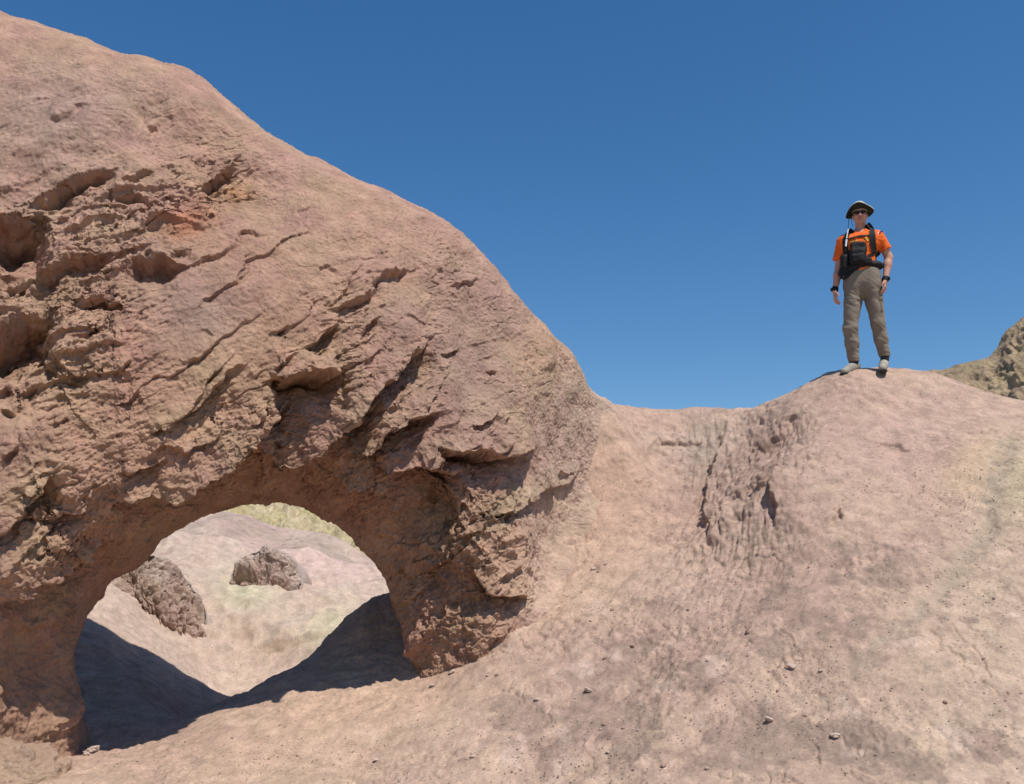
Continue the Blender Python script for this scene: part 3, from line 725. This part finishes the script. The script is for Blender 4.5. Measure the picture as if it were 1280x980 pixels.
def gravel():
    v, f = ico(1); V, Fc, C = [], [], []; n = 0
    rg = np.random.default_rng(9)
    for k in range(13000):
        px = rg.uniform(100, 1290); py = rg.uniform(560, 985)
        Y = rg.uniform(5.0, 8.6); x = (px - CX) / F_PX * Y * 1.02
        if px < 640 and Y > 7.2: continue
        if noise(np.array([[x, Y, 0.0]]), .9, 77)[0] + rg.uniform(-.5, .5) < 0: continue
        z = ground_z(x, Y); sz = rg.uniform(.0025, .0065) * (1.5 if rg.random() < .1 else 1)
        q = v * sz * rg.uniform(.6, 1.2, 3) + (x, Y, z + sz * .3)
        V.append(q); Fc.append(f + n); n += len(v)
        C.append(np.tile(np.array([(0.32, 0.225, 0.17), (0.42, 0.31, 0.24), (0.54, 0.44, 0.36)][rg.integers(3)], np.float32), (len(v), 1)))
    o = new_mesh('gravel', np.concatenate(V), np.concatenate(Fc), M_stone, color=np.concatenate(C), smooth=False)
    tag(o, 'fine gravel strewn over the sandy slope', 'gravel', kind='stuff')
gravel()

# ------------------------------------------------------------------ the man
def surfnet(D, lo, res):
    """surface nets on a sampled distance field"""
    nx, ny, nz = D.shape; ins = D < 0
    cs = np.zeros((nx - 1, ny - 1, nz - 1), np.int8)
    for i in (0, 1):
        for j in (0, 1):
            for k in (0, 1): cs += ins[i:nx - 1 + i, j:ny - 1 + j, k:nz - 1 + k]
    act = np.argwhere((cs > 0) & (cs < 8)); idx = -np.ones(cs.shape, np.int64); idx[tuple(act.T)] = np.arange(len(act))
    acc = np.zeros((len(act), 3)); cnt = np.zeros(len(act))
    cor = [(i, j, k) for i in (0, 1) for j in (0, 1) for k in (0, 1)]
    for a in cor:
        for ax in range(3):
            if a[ax]: continue
            b = list(a); b[ax] = 1
            da = D[act[:, 0] + a[0], act[:, 1] + a[1], act[:, 2] + a[2]]; db = D[act[:, 0] + b[0], act[:, 1] + b[1], act[:, 2] + b[2]]
            m = (da < 0) != (db < 0); t = np.where(m, da / np.where(m, da - db, 1), 0)
            pt = np.array(a, float) + t[:, None] * (np.array(b) - np.array(a)); acc += pt * m[:, None]; cnt += m
    V = (act + acc / cnt[:, None]) * res + np.array(lo)
    Q = []
    for ax in range(3):
        o1, o2 = (ax + 1) % 3, (ax + 2) % 3
        sl0 = [slice(None)] * 3; sl1 = [slice(None)] * 3; sl0[ax] = slice(0, -1); sl1[ax] = slice(1, None)
        A, B = ins[tuple(sl0)], ins[tuple(sl1)]
        e = np.argwhere(A != B); e = e[(e[:, o1] > 0) & (e[:, o2] > 0) & (e[:, o1] < D.shape[o1] - 1) & (e[:, o2] < D.shape[o2] - 1)]
        def c(d1, d2):
            g = e.copy(); g[:, o1] += d1; g[:, o2] += d2; return idx[tuple(g.T)]
        q = np.stack([c(-1, -1), c(0, -1), c(0, 0), c(-1, 0)], -1)
        fl = A[tuple(e.T)]; q = np.where(fl[:, None], q, q[:, ::-1]); Q.append(q)
    return V, np.concatenate(Q)

class Field:
    def __init__(s, lo, hi, res):
        s.lo = np.array(lo, float); s.res = res; s.n = np.ceil((np.array(hi) - s.lo) / res).astype(int) + 1
        s.D = np.full(s.n, 1.0, np.float32)
        s.ax = [s.lo[i] + np.arange(s.n[i]) * res for i in range(3)]
    def sub(s, lo, hi):
        a = np.clip(np.floor((np.array(lo) - s.lo) / s.res).astype(int), 0, s.n); b = np.clip(np.ceil((np.array(hi) - s.lo) / s.res).astype(int) + 1, 0, s.n)
        sl = tuple(slice(a[i], b[i]) for i in range(3))
        g = np.stack(np.meshgrid(*[s.ax[i][sl[i]] for i in range(3)], indexing='ij'), -1)
        return sl, g
    def put(s, fn, lo, hi, k=0.02, mode='u'):
        m = k + 4 * s.res
        sl, g = s.sub(np.array(lo) - m, np.array(hi) + m)
        if g.size == 0: return
        d = fn(g); o = s.D[sl]
        if mode == 'u':
            h = np.maximum(k - np.abs(d - o), 0) / max(k, 1e-6); s.D[sl] = np.minimum(d, o) - h * h * k * .25
        else: s.D[sl] = np.maximum(o, -d)
    def cone(s, a, b, ra, rb, k=0.02, flat=None, mode='u'):
        a, b = np.array(a, float), np.array(b, float); r = max(ra, rb)
        ab = b - a; l2 = max((ab ** 2).sum(), 1e-9)
        def fn(g):
            q = g
            t = np.clip(((q - a) @ ab) / l2, 0, 1); e = q - a - t[..., None] * ab
            if flat is not None: e = e * np.array(flat)
            return np.linalg.norm(e, axis=-1) - (ra + (rb - ra) * t)
        rr = r / min(flat) if flat is not None else r
        s.put(fn, np.minimum(a, b) - rr, np.maximum(a, b) + rr, k, mode)
    def ell(s, c, r, k=0.02, rot=None, mode='u'):
        c, r = np.array(c, float), np.array(r, float)
        def fn(g):
            q = g - c
            if rot is not None: q = q @ rot
            e = np.linalg.norm(q / r, axis=-1); g2 = np.linalg.norm(q / r ** 2, axis=-1)
            return e * (e - 1) / np.maximum(g2, 1e-6)
        R = r.max(); s.put(fn, c - R, c + R, k, mode)
    def box(s, c, hf, rad=.01, k=0.01, rot=None, mode='u'):
        c, hf = np.array(c, float), np.array(hf, float)
        def fn(g):
            q = g - c
            if rot is not None: q = q @ rot
            d = np.abs(q) - (hf - rad)
            return np.linalg.norm(np.maximum(d, 0), axis=-1) + np.minimum(d.max(-1), 0) - rad
        R = np.linalg.norm(hf); s.put(fn, c - R, c + R, k, mode)
    def clip(s, axis, v, keep_above):
        g = s.ax[axis]; sh = [1, 1, 1]; sh[axis] = -1
        d = (v - g) if keep_above else (g - v); s.D = np.maximum(s.D, d.reshape(sh).astype(np.float32))
    def wrinkle(s, fn):
        m = np.abs(s.D) < 0.05; ii = np.argwhere(m)
        g = np.stack([s.ax[i][ii[:, i]] for i in range(3)], -1); s.D[m] += fn(g).astype(np.float32)
    def mesh(s, name, mat, parent=None):
        V, Q = surfnet(s.D, s.lo, s.res); return new_mesh(name, V, Q, mat, parent)

def cloth(name, col, rough=.85, bump=.25, scale=220, var=.18):
    m = bpy.data.materials.new(name); m.use_nodes = True; N, L = m.node_tree.nodes, m.node_tree.links
    b = N['Principled BSDF']; b.inputs['Roughness'].default_value = rough; b.inputs['Specular IOR Level'].default_value = .25
    tc = N.new('ShaderNodeTexCoord'); n = N.new('ShaderNodeTexNoise'); n.inputs['Scale'].default_value = scale; n.inputs['Detail'].default_value = 3
    n2 = N.new('ShaderNodeTexNoise'); n2.inputs['Scale'].default_value = 9; n2.inputs['Detail'].default_value = 4
    L.new(tc.outputs['Object'], n.inputs['Vector']); L.new(tc.outputs['Object'], n2.inputs['Vector'])
    r = N.new('ShaderNodeValToRGB'); r.color_ramp.elements[0].position = .3; r.color_ramp.elements[1].position = .7
    r.color_ramp.elements[0].color = (*[x * (1 - var) for x in col], 1); r.color_ramp.elements[1].color = (*[min(1, x * (1 + var)) for x in col], 1)
    L.new(n2.outputs['Fac'], r.inputs[0]); L.new(r.outputs[0], b.inputs['Base Color'])
    bp = N.new('ShaderNodeBump'); bp.inputs['Strength'].default_value = bump; bp.inputs['Distance'].default_value = .004
    L.new(n.outputs['Fac'], bp.inputs['Height']); L.new(bp.outputs[0], b.inputs['Normal'])
    return m
C_skin = cloth('skin', (.50, .27, .19), .55, .1, 120, .10); C_orange = cloth('orange_cloth', (.80, .145, .02)); C_taupe = cloth('taupe_cloth', (.215, .18, .138), var=.1)
C_black = cloth('black_nylon', (.012, .012, .014), .7); C_olive = cloth('dark_brim_cloth', (.022, .026, .022)); C_khaki = cloth('khaki_cloth', (.42, .41, .34))
C_shoe = cloth('grey_shoe', (.30, .275, .225), .8, .4, 90); C_sole = cloth('dark_sole', (.05, .045, .04)); C_sock = cloth('charcoal_sock', (.03, .03, .035))
C_hair = cloth('brown_hair', (.07, .045, .03)); C_lens = cloth('dark_lens', (.01, .008, .008), .12, 0, 50); C_white = cloth('white_plastic', (.8, .8, .8), .4, 0); C_lip = cloth('lips', (.36, .14, .11), .5, 0)
C_navy = cloth('navy_tape', (.02, .03, .10)); C_red = cloth('red_thread', (.45, .05, .04)); C_yel = cloth('yellow_tag', (.80, .48, .10)); C_lace = cloth('pale_lace', (.6, .58, .52))

def build_person():
    PX0, PY0, Y0 = 1085.0, 469.0, 10.0
    B = np.array(P(PX0, PY0, Y0))
    def J(px, py, dy=0.0): return np.array(P(px, py, Y0 + dy)) - B
    root = bpy.data.objects.new('person', None); COL.objects.link(root)
    tag(root, 'man in orange shirt, taupe trousers and brimmed hat standing on top of the mound', 'person')
    lo, hi = (-.6, -.45, -.12), (.45, .40, 2.0)
    # ---- body: one continuous figure
    f = Field(lo, hi, .006)
    hc = J(1075.5, 269.5); f.ell(hc + (0, .012, .012), (.074, .096, .112), .01)
    f.ell(hc + (.0, -.028, -.062), (.052, .052, .062), .03)                       # jaw
    f.ell(hc + (.0, -.066, -.098), (.024, .02, .02), .02)                         # chin
    f.cone(hc + (0, -.085, .005), hc + (0, -.112, -.036), .010, .016, .012)       # nose
    f.ell(hc + (0, -.085, .028), (.055, .014, .012), .02)                         # brow
    for sx in (-1, 1):
        f.ell(hc + (sx * .076, .012, -.012), (.012, .022, .034), .008)            # ear
        f.ell(hc + (sx * .034, -.070, -.030), (.024, .02, .022), .02)             # cheek
        f.ell(hc + (sx * .031, -.088, .006), (.014, .010, .008), .004)            # eye
    f.ell(hc + (0, -.092, -.066), (.026, .010, .007), .006)                       # lips
    f.cone(hc + (0, .02, -.05), J(1076, 300, .02), .056, .062, .03)
    f.cone(J(1077, 305), J(1078, 350), .12, .12, .05, (.8, 1.1, 1)); f.cone(J(1057, 301), J(1097, 299), .05, .05, .04)
    f.cone(J(1069, 358), J(1088, 358), .09, .09, .05)
    arms = [(J(1053.5, 301), J(1047.5, 335, .05), J(1045.3, 363.5, -.02), -1), (J(1099, 300), J(1109, 327, .05), J(1108.2, 356, -.03), 1)]
    for S_, E_, W_, sx in arms:
        f.cone(S_, E_, .055, .045, .02); f.cone(E_, E_ + (W_ - E_) * .35, .044, .046, .02); f.cone(E_ + (W_ - E_) * .3, W_, .046, .029, .02, (1.0, 1.0, 1.0))
        d = np.array((-.01 if sx < 0 else -.12, -.16, -1.0)); d /= np.linalg.norm(d)
        side = np.array((.35, -.94, 0.)) if sx < 0 else np.array((-.25, -.97, 0.))  # from little finger towards thumb
        side -= d * (side @ d); side /= np.linalg.norm(side); nrm = np.cross(d, side)
        curl = nrm if nrm[0] * -sx > 0 else -nrm                                     # fingers curl towards the thigh
        pc = W_ + d * .05
        for q in (-.026, -.009, .009, .026): f.cone(W_ + d * .012 + side * q * .7, W_ + d * .088 + side * q, .016, .0125, .012)
        for q, ln in ((-.030, .062), (-.010, .078), (.010, .082), (.030, .074)):
            a0 = W_ + d * .088 + side * q * 1.02; a1 = a0 + d * ln * .48 + curl * ln * .14; a2 = a1 + d * ln * .32 + curl * ln * .22; a3 = a2 + d * ln * .16 + curl * ln * .20
            f.cone(a0, a1, .0105, .0095, .004); f.cone(a1, a2, .0095, .0085, .004); f.cone(a2, a3, .0085, .007, .004)
        t0 = W_ + d * .025 + side * .022; t1 = t0 + d * .035 + side * .030 + curl * .01; t2 = t1 + d * .032 + side * .006 + curl * .010
        f.cone(t0, t1, .0155, .012, .008); f.cone(t1, t2, .0115, .009, .004)
    legs = [(J(1068, 364), J(1065.5, 414, -.03), J(1067.5, 457, .03)), (J(1091, 364), J(1097.5, 411, .02), J(1103.5, 453, .08))]
    feet = [(J(1069.5, 466, .07), J(1061, 469.5, -.11)), (J(1101.5, 462, .13) - (0, 0, .025), J(1106.5, 465.5, -.06) - (0, 0, .028))]
    for (H, K, A), (h0, t0) in zip(legs, feet):
        f.cone(H, K, .075, .055, .03); f.cone(K, A, .052, .036, .02); f.cone(A, h0 + (0, 0, .005), .036, .03, .02); f.cone(h0, t0, .028, .022, .02)
    f.mesh('body', C_skin, root)
    # ---- trousers
    f = Field((-.45, -.35, .0), (.4, .35, 1.2), .0065)
    f.cone(J(1070, 356), J(1087, 356), .135, .135, .05, (1, 1.15, 1)); f.cone(J(1070, 343), J(1087, 343), .120, .120, .06, (1, 1.1, 1))
    for (H, K, A), w in zip(legs, (0, 1)):
        hm = A - (0, 0, .012); f.cone(H + (0, 0, -.02), K, .106, .077, .05, (1, 1.02, 1)); f.cone(K, K + (hm - K) * .45, .077, .073, .03); f.cone(K + (hm - K) * .45, hm, .073, .058, .03)
    hmz = min(legs[0][2][2], legs[1][2][2])
    def wr(g):
        a = noise(np.stack([g[:, 0] * .5, g[:, 1] * .5, g[:, 2] * 1.0 + .5 * g[:, 0]], -1), 17, 3)
        kn = np.exp(-((g[:, 2] - .42) / .13) ** 2) + .9 * np.exp(-((g[:, 2] - .14) / .10) ** 2) + .9 * np.exp(-((g[:, 2] - .80) / .10) ** 2) + .25
        return .013 * kn * (np.abs(a) - .3) + .005 * noise(g, 9, 4)
    f.wrinkle(wr); f.clip(2, J(1078, 340.5)[2], False)
    # leg hems
    sl = f.ax[0] < .03
    for (H, K, A), m in ((legs[0], f.ax[0] < .02), (legs[1], f.ax[0] >= .02)):
        dz = (A[2] - .012 - f.ax[2])[None, None, :]; f.D = np.where(m[:, None, None], np.maximum(f.D, dz.astype(np.float32)), f.D)
    tr = f.mesh('trousers', C_taupe, root)
    fp = Field((.0, -.25, .4), (.4, .25, .9), .006)
    th = J(1101.0, 388, .01); fp.box(th, (.022, .075, .085), .012, .01); pk = fp.mesh('pocket', C_taupe, tr)
    fp = Field((.0, -.25, .4), (.4, .25, .9), .005); fp.box(th + (.006, 0, .062), (.024, .08, .022), .008, .01); fp.mesh('pocket_flap', C_taupe, tr)
    fp = Field((-.3, -.3, .8), (.3, .3, 1.2), .005)
    # ---- shirt
    f = Field((-.5, -.35, .95), (.45, .35, 1.72), .006)
    f.cone(J(1076.5, 314), J(1077.5, 340), .155, .135, .06, (.86, 1.15, 1)); f.cone(J(1063, 305), J(1091, 304), .115, .115, .06, (1, 1.05, 1))
    f.cone(J(1057, 300.5), J(1096, 299), .066, .066, .06)
    sl_ = []
    for (S_, E_, W_, sx) in arms:
        d = (E_ - S_) / np.linalg.norm(E_ - S_)
        f.cone(S_ + (0, 0, -.005), S_ + d * (.215 if sx < 0 else .165), .066, .084 if sx < 0 else .076, .035); sl_.append((S_, d, .215 if sx < 0 else .165, sx))
    f.cone(J(1076, 289, .01), J(1076, 298, .01), .070, .085, .03)
    for S_, d, ln, sx in sl_:      # cut the sleeve ends square and hollow them
        e = S_ + d * (ln + .06); f.cone(e, e + d * .12, .13, .13, 0, None, 's') if False else None
        def cut(g, S_=S_, d=d, ln=ln, sx=sx):
            t = (g - S_) @ d; r = np.linalg.norm(g - S_ - t[..., None] * d, axis=-1)
            inside = np.maximum(np.maximum(ln - t, r - .2), -(sx * (g[..., 0] - S_[0]) + .055))
            hollow = np.maximum(ln - .05 - t, r - .060)
            return np.minimum(inside, np.maximum(hollow, t - ln - .2))
        f.put(cut, S_ + d * ln - .2, S_ + d * ln + .2, 0, 's')
    f.cone(J(1076, 278, -.01), J(1076, 292, -.02), .062, .058, 0, None, 's')
    f.clip(2, J(1078, 346)[2], True)
    def wr2(g): return .008 * (np.abs(noise(g, (9, 9, 13), 5)) - .2) + .004 * noise(g, 22, 6)
    f.wrinkle(wr2)
    shirtD = f
    sh = f.mesh('shirt', C_orange, root)
    def front(x, z):
        """front surface (smallest y) of the shirt, hips below"""
        i = int(round((x - f.lo[0]) / f.res)); k = int(round((z - f.lo[2]) / f.res))
        if 0 <= i < f.n[0] and 0 <= k < f.n[2]:
            col = np.where(f.D[i, :, k] < 0)[0]
            if len(col): return f.ax[1][col[0]]
        return None
    def ribbon(name, pts, width, th, mat, parent, lift=.004):
        """a webbing strap lying on the front of the shirt, through picture points"""
        w = np.array([J(*q) for q in pts]); n = 40; c = catmull(w, np.linspace(0, len(w) - 1, n))
        tx = np.gradient(c[:, 0]); tz = np.gradient(c[:, 2]); l = np.hypot(tx, tz); px_, pz_ = -tz / l, tx / l
        rows = []
        for s_ in (-1, -.33, .33, 1):
            x = c[:, 0] + px_ * s_ * width / 2; z = c[:, 2] + pz_ * s_ * width / 2
            y = [front(a, b) for a, b in zip(x, z)]
            ok = [q for q in y if q is not None]; last = ok[0] if ok else -.1; yy = []
            for q in y:
                if q is not None: last = q
                yy.append(last)
            yy = np.convolve(np.pad(np.array(yy), 3, mode='edge'), np.ones(7) / 7, 'valid')
            rows.append(np.stack([x, yy, z], -1))
        R4 = np.array(rows)                                     # 4 x n x 3
        outer = R4 + (0, -lift - th, 0); inner = R4[::-1] + (0, .012, 0)
        loop = np.concatenate([outer, inner], 0).transpose(1, 0, 2)   # n x 8 x 3
        fc = grid_faces(n, 8, True); V = loop.reshape(-1, 3)
        fl = [tuple(q) for q in fc] + [tuple(range(8)), tuple(range((n - 1) * 8, n * 8))]
        return new_mesh(name, V, fl, mat, parent, smooth=False)
    # collar
    for sx, pts in ((-1, [(1070, 291), (1064, 297), (1071, 304), (1075, 297)]), (1, [(1082, 289), (1089, 294), (1084, 303), (1077, 297)])):
        w = np.array([J(px, py) for px, py in pts]); ys = [-.125, -.130, -.150, -.125] if True else None
        w[:, 1] = [-.062, -.085, -.135, -.098]
        V = np.concatenate([w, w + (0, .014, -.004)]); new_mesh('collar_flap', V, [(0, 1, 2, 3), (7, 6, 5, 4), (0, 4, 5, 1), (1, 5, 6, 2), (2, 6, 7, 3), (3, 7, 4, 0)], C_orange, sh, smooth=False)
    # sleeve badge on the left upper arm
    S_, d, ln, sx = sl_[1]
    bc = J(1101.5, 297)
    def badge(name, c, w, h, mat, off, pts):
        V = []
        for (u, v) in pts:
            x, z = c[0] + u * w, c[2] + v * h; y = front(x, z); y = -.05 if y is None else y
            V.append((x, y - off, z))
        m = len(V); V += [(x, y + .012, z) for x, y, z in V]
        fl = [tuple(range(m)), tuple(range(2 * m - 1, m - 1, -1))] + [(i, m + i, m + (i + 1) % m, (i + 1) % m) for i in range(m)]
        return new_mesh(name, V, fl, mat, sh, smooth=False)
    bd = badge('sleeve_badge', bc, .038, .028, C_white, .006, [(-1, -.8), (1, -1), (.9, .1), (.1, .9), (-.9, .2)])
    badge('sleeve_badge', bc + (.004, 0, .012), .018, .012, C_navy, .0085, [(-1, -1), (1, -1), (.6, 1), (-.6, 1)])
    badge('sleeve_badge', bc + (-.014, 0, -.008), .010, .005, C_red, .0085, [(-1, -1), (1, -1), (1, 1), (-1, 1)])
    # ---- harness, chest pack, belt
    pack = Field((-.35, -.40, .90), (.30, .1, 1.5), .006)
    fc0 = front(-.06, J(1076, 326)[2]) or -.15
    pack.box(J(1073, 327) * (1, 0, 1) + (0, fc0 - .012, 0), (.095, .046, .092), .042, .035); pack.box(J(1073.5, 314) * (1, 0, 1) + (0, fc0 - .006, 0), (.088, .034, .060), .03, .04)
    pack.box(J(1073, 330) * (1, 0, 1) + (0, fc0 - .062, -.0), (.062, .018, .045), .016, .02)
    pack.box(J(1081, 333) * (1, 0, 1) + (0, fc0 + .006, 0), (.085, .034, .045), .03, .03)
    pack.wrinkle(lambda g: .006 * noise(g, 16, 9))
    cp = pack.mesh('chest_pack', C_black, root)
    pf = Field((-.4, -.40, .85), (.0, .15, 1.5), .006)
    pf.box(J(1057, 331) * (1, 0, 1) + (0, fc0 + .03, 0), (.048, .05, .10), .04, .03); pf.box(J(1055, 343) * (1, 0, 1) + (0, fc0 + .05, 0), (.04, .05, .05), .02, .02)
    rp = pf.mesh('radio_pouch', C_black, root)
    def tube(name, pts, r, mat, parent, ns=10):
        w = np.array(pts, float); n = len(pts) * 6; c = catmull(w, np.linspace(0, len(w) - 1, n)); T = np.gradient(c, axis=0); T /= np.linalg.norm(T, axis=1, keepdims=True)
        u = np.cross(T, (0.3, 1, 0.1)); u /= np.linalg.norm(u, axis=1, keepdims=True); v = np.cross(T, u); a = np.linspace(0, 2 * math.pi, ns, endpoint=False)
        V = (c[:, None] + r * (np.cos(a)[None, :, None] * u[:, None] + np.sin(a)[None, :, None] * v[:, None])).reshape(-1, 3)
        fl = [tuple(q) for q in grid_faces(n, ns, True)] + [tuple(range(ns)), tuple(range((n - 1) * ns, n * ns))]
        return new_mesh(name, V, fl, mat, parent)
    yA = fc0 - .02
    tube('radio_antenna', [J(1058, 318) * (1, 0, 1) + (0, yA, 0), J(1059.5, 300) * (1, 0, 1) + (0, yA + .01, 0), J(1061, 287) * (1, 0, 1) + (0, yA + .03, 0), J(1062.5, 268) * (1, 0, 1) + (0, yA + .05, 0)], .0035, C_black, rp)
    tube('white_sleeve', [J(1058.2, 312) * (1, 0, 1) + (0, yA - .008, 0), J(1058.8, 306) * (1, 0, 1) + (0, yA - .006, 0), J(1059.0, 303.5) * (1, 0, 1) + (0, yA - .005, 0)], .011, C_white, rp)
    tube('white_sleeve', [J(1059.2, 301.5) * (1, 0, 1) + (0, yA - .004, 0), J(1060.2, 295) * (1, 0, 1) + (0, yA, 0), J(1061, 290) * (1, 0, 1) + (0, yA + .006, 0)], .0075, C_white, rp)
    ribbon('shoulder_strap', [(1067, 287.5), (1061, 293), (1057.5, 303), (1058, 316), (1062, 326)], .058, .012, C_black, root)
    ribbon('shoulder_strap', [(1084, 283), (1089, 290), (1091, 300), (1091.5, 312), (1094, 322)], .062, .012, C_black, root)
    ribbon('chest_strap', [(1058, 304), (1066, 302), (1076, 300.5), (1088, 301)], .018, .016, C_black, root)
    ribbon('name_tape', [(1064, 306.5), (1068, 306.2), (1073, 306)], .016, .006, C_yel, sh)
    ribbon('yellow_tag', [(1082, 303), (1084, 305), (1085.5, 308)], .022, .012, C_yel, root)
    ribbon('side_strap', [(1086, 327), (1093, 324), (1100, 319)], .030, .012, C_black, root)
    # waist belt and jacket tail slanting down to his right
    wb = Field((-.4, -.35, .8), (.35, .3, 1.3), .006)
    wb.cone(J(1067, 338), J(1089, 336), .128, .120, .04, (1, 1.05, 2.0)); wb.cone(J(1061, 343), J(1076, 338), .115, .125, .04, (1, 1.1, 2.0))
    wb.cone(J(1090, 336), J(1093, 337), .105, .105, .03, (1, 1.1, 2.0))
    wb.wrinkle(lambda g: .006 * noise(g, 14, 8)); wb.mesh('waist_pack', C_black, root)
    sp_ = Field((-.45, -.35, .8), (.2, .2, 1.3), .005)
    sp_.cone(J(1078, 338) * (1, 0, 1) + (0, fc0 + .0, 0), J(1056, 351) * (1, 0, 1) + (0, -.10, 0), .020, .026, .02, (1, 1.6, 1)); sp_.mesh('hanging_strap', C_black, root)
    bp = Field((-.45, -.2, .9), (.4, .5, 1.75), .009)
    bp.box(J(1077, 312) * (1, 0, 1) + (0, .20, 0), (.165, .09, .22), .05, .03); bp.box(J(1083, 294) * (1, 0, 1) + (.0, .15, 0), (.10, .06, .06), .04, .03); bp.cone(J(1087, 287) * (1, 0, 1) + (0, .06, 0), J(1096, 299) * (1, 0, 1) + (0, .11, 0), .034, .04, .02)
    bp.mesh('backpack', C_black, root)
    # ---- watches
    for S_, E_, W_, sx in arms:
        wf = Field(W_ - .09, W_ + .12, .0035); a = W_ + (E_ - W_) * (.06 if sx < 0 else .05); d = (E_ - W_) / np.linalg.norm(E_ - W_)
        wf.cone(a - d * .011, a + d * .011, .0385, .0385, .0); 
        for q in (-1, 1):
            e = a + d * q * .078; wf.cone(e, e, .06, .06, 0, None, 's')
        w_ = wf.mesh('watch_strap', C_black, root)
        wf = Field(W_ - .12, W_ + .12, .0035); wf.ell(a + (sx * .040, -.012, 0), (.013, .022, .022), .0); wf.mesh('watch_face', C_lens, w_)
    # ---- hat
    ht = hc + (0, .01, .055)
    nphi, nr = 64, 10
    ph = np.linspace(0, 2 * math.pi, nphi, endpoint=False); rr = np.linspace(.076, 1, nr)
    def brim(off):
        V = []
        for r in np.linspace(0, 1, nr):
            for a in ph:
                ca, sa = math.cos(a), math.sin(a)             # a = 0 image right, pi/2 away, 3pi/2 towards viewer
                rx = .080 + r * (.076 if ca < 0 else .078); ry = .100 + r * .068
                z = r ** 1.4 * (-.040 * max(0, -ca) ** 1.5 - .016 * max(0, ca) ** 1.5 + .046 * max(0, -sa) ** 1.2 * (1 - .3 * max(0, ca)) - .015 * max(0, sa) + .010 * math.sin(3 * a + 1))
                V.append((ht[0] + ca * rx, ht[1] + sa * ry, ht[2] + z + off))
        return np.array(V)
    top, bot = brim(.004), brim(-.004); n = len(top)
    gf = grid_faces(nr, nphi, True)
    rim = [((nr - 1) * nphi + i, (nr - 1) * nphi + (i + 1) % nphi) for i in range(nphi)]
    F1 = [tuple(q) for q in gf] + [(a, b, n + b, n + a) for a, b in rim]
    bo = top.copy()[(nr - 1) * nphi:] * 1
    hat = new_mesh('hat_brim', np.concatenate([top, bot]), F1, C_khaki, root)
    under = brim(-.0045); new_mesh('brim_underside', under, [tuple(q[::-1]) for q in gf], C_olive, hat)
    cf = Field(ht - .16, ht + .2, .006); cf.ell(ht + (0, 0, .024), (.088, .106, .046), .02); cf.cone(ht + (0, 0, -.006), ht + (0, 0, .045), .082, .078, .02, (1, .82, 1)); cf.clip(2, ht[2] - .006, True)
    cf.mesh('hat_crown', C_khaki, hat)
    # ---- sunglasses
    sg = Field(hc - .16, hc + .16, .0035)
    for sx in (-1, 1):
        sg.ell(hc + (sx * .034, -.092, .008), (.034, .014, .019), .004); sg.cone(hc + (sx * .064, -.072, .014), hc + (sx * .082, .01, .006), .006, .004, .004)
    sg.cone(hc + (-.02, -.106, .014), hc + (.02, -.106, .014), .005, .005, .004)
    sg.mesh('sunglasses', C_lens, root)
    lp = Field(hc - .16, hc + .1, .0035); lp.ell(hc + (0, -.0965, -.066), (.025, .009, .0065), .0); lp.mesh('lips', C_lip, root)
    hr = Field(hc - .2, hc + .2, .005); hr.ell(hc + (0, .024, .018), (.080, .094, .108), 0); hr.clip(2, hc[2] - .045, True)
    hr.D = np.maximum(hr.D, ((-.030 + hc[1]) - hr.ax[1])[None, :, None].astype(np.float32)); hr.mesh('hair', C_hair, root)
    tube('chin_cord', [hc + (-.088, -.03, .03), hc + (-.10, -.06, -.06), hc + (-.085, -.08, -.16)], .0025, C_black, hat)
    # ---- shoes and socks
    for (H, K, A), (h0, t0) in zip(legs, feet):
        fs = Field(np.minimum(h0, t0) - .14, np.maximum(h0, t0) + .2, .005)
        dd = (t0 - h0) / np.linalg.norm(t0 - h0); zb = min(h0[2], t0[2]) - .048
        fs.cone(h0 + (0, 0, .012), h0 + (0, 0, .03), .046, .043, .03); fs.cone(h0 + dd * .08 + (0, 0, .014), t0 - (0, 0, .006), .049, .043, .04, (1, 1, 1.05)); fs.cone(h0 + dd * .05 + (0, 0, .04), h0 + dd * .14 + (0, 0, .016), .042, .04, .03)
        fs.cone(h0 + dd * .01 + (0, 0, .05), A, .044, .042, .02)
        fs.clip(2, A[2] - .028, False)
        fs.clip(2, zb + .020, True)
        sh_ = fs.mesh('shoe', C_shoe, root)
        so = Field(np.minimum(h0, t0) - .14, np.maximum(h0, t0) + .1, .005); so.cone(h0 - (0, 0, .02), t0 - (0, 0, .02), .052, .050, 0); so.clip(2, zb + .024, False); so.clip(2, zb, True); so.mesh('sole', C_sole, sh_)
        for k in range(3):
            c = h0 + dd * (.075 + .03 * k) + (0, 0, .083 - .016 * k); sd = np.cross(dd, (0, 0, 1.))
            tube('lace', [c - sd * .03 - (0, 0, .012), c + (0, 0, .004), c + sd * .03 - (0, 0, .012)], .0045, C_lace, sh_, 6)
        sk = Field(A - .1, A + .12, .005); sk.cone(A - (0, 0, .035), A + (0, 0, .04), .047, .049, .0); sk.mesh('sock', C_sock, root)
    # stand him on the ground
    zs = []
    th_ = -math.radians(19.0); root.rotation_euler = (0, 0, th_); root.scale = (.965, 1, .975); B = B + np.array((.05, .15, 0)); c_, s_ = math.cos(th_), math.sin(th_)   # he faces the viewer
    for h0, t0 in feet:
        m = (h0 + t0) / 2; m = np.array((m[0] * .965 * c_ - m[1] * s_, m[0] * .965 * s_ + m[1] * c_, m[2])); zs.append(ground_z(B[0] + m[0], B[1] + m[1]) - (B[2] + min(h0[2], t0[2]) - .048))
    
    root.location = (B[0], B[1], B[2] + min(zs) - .022)
build_person()
#@@END
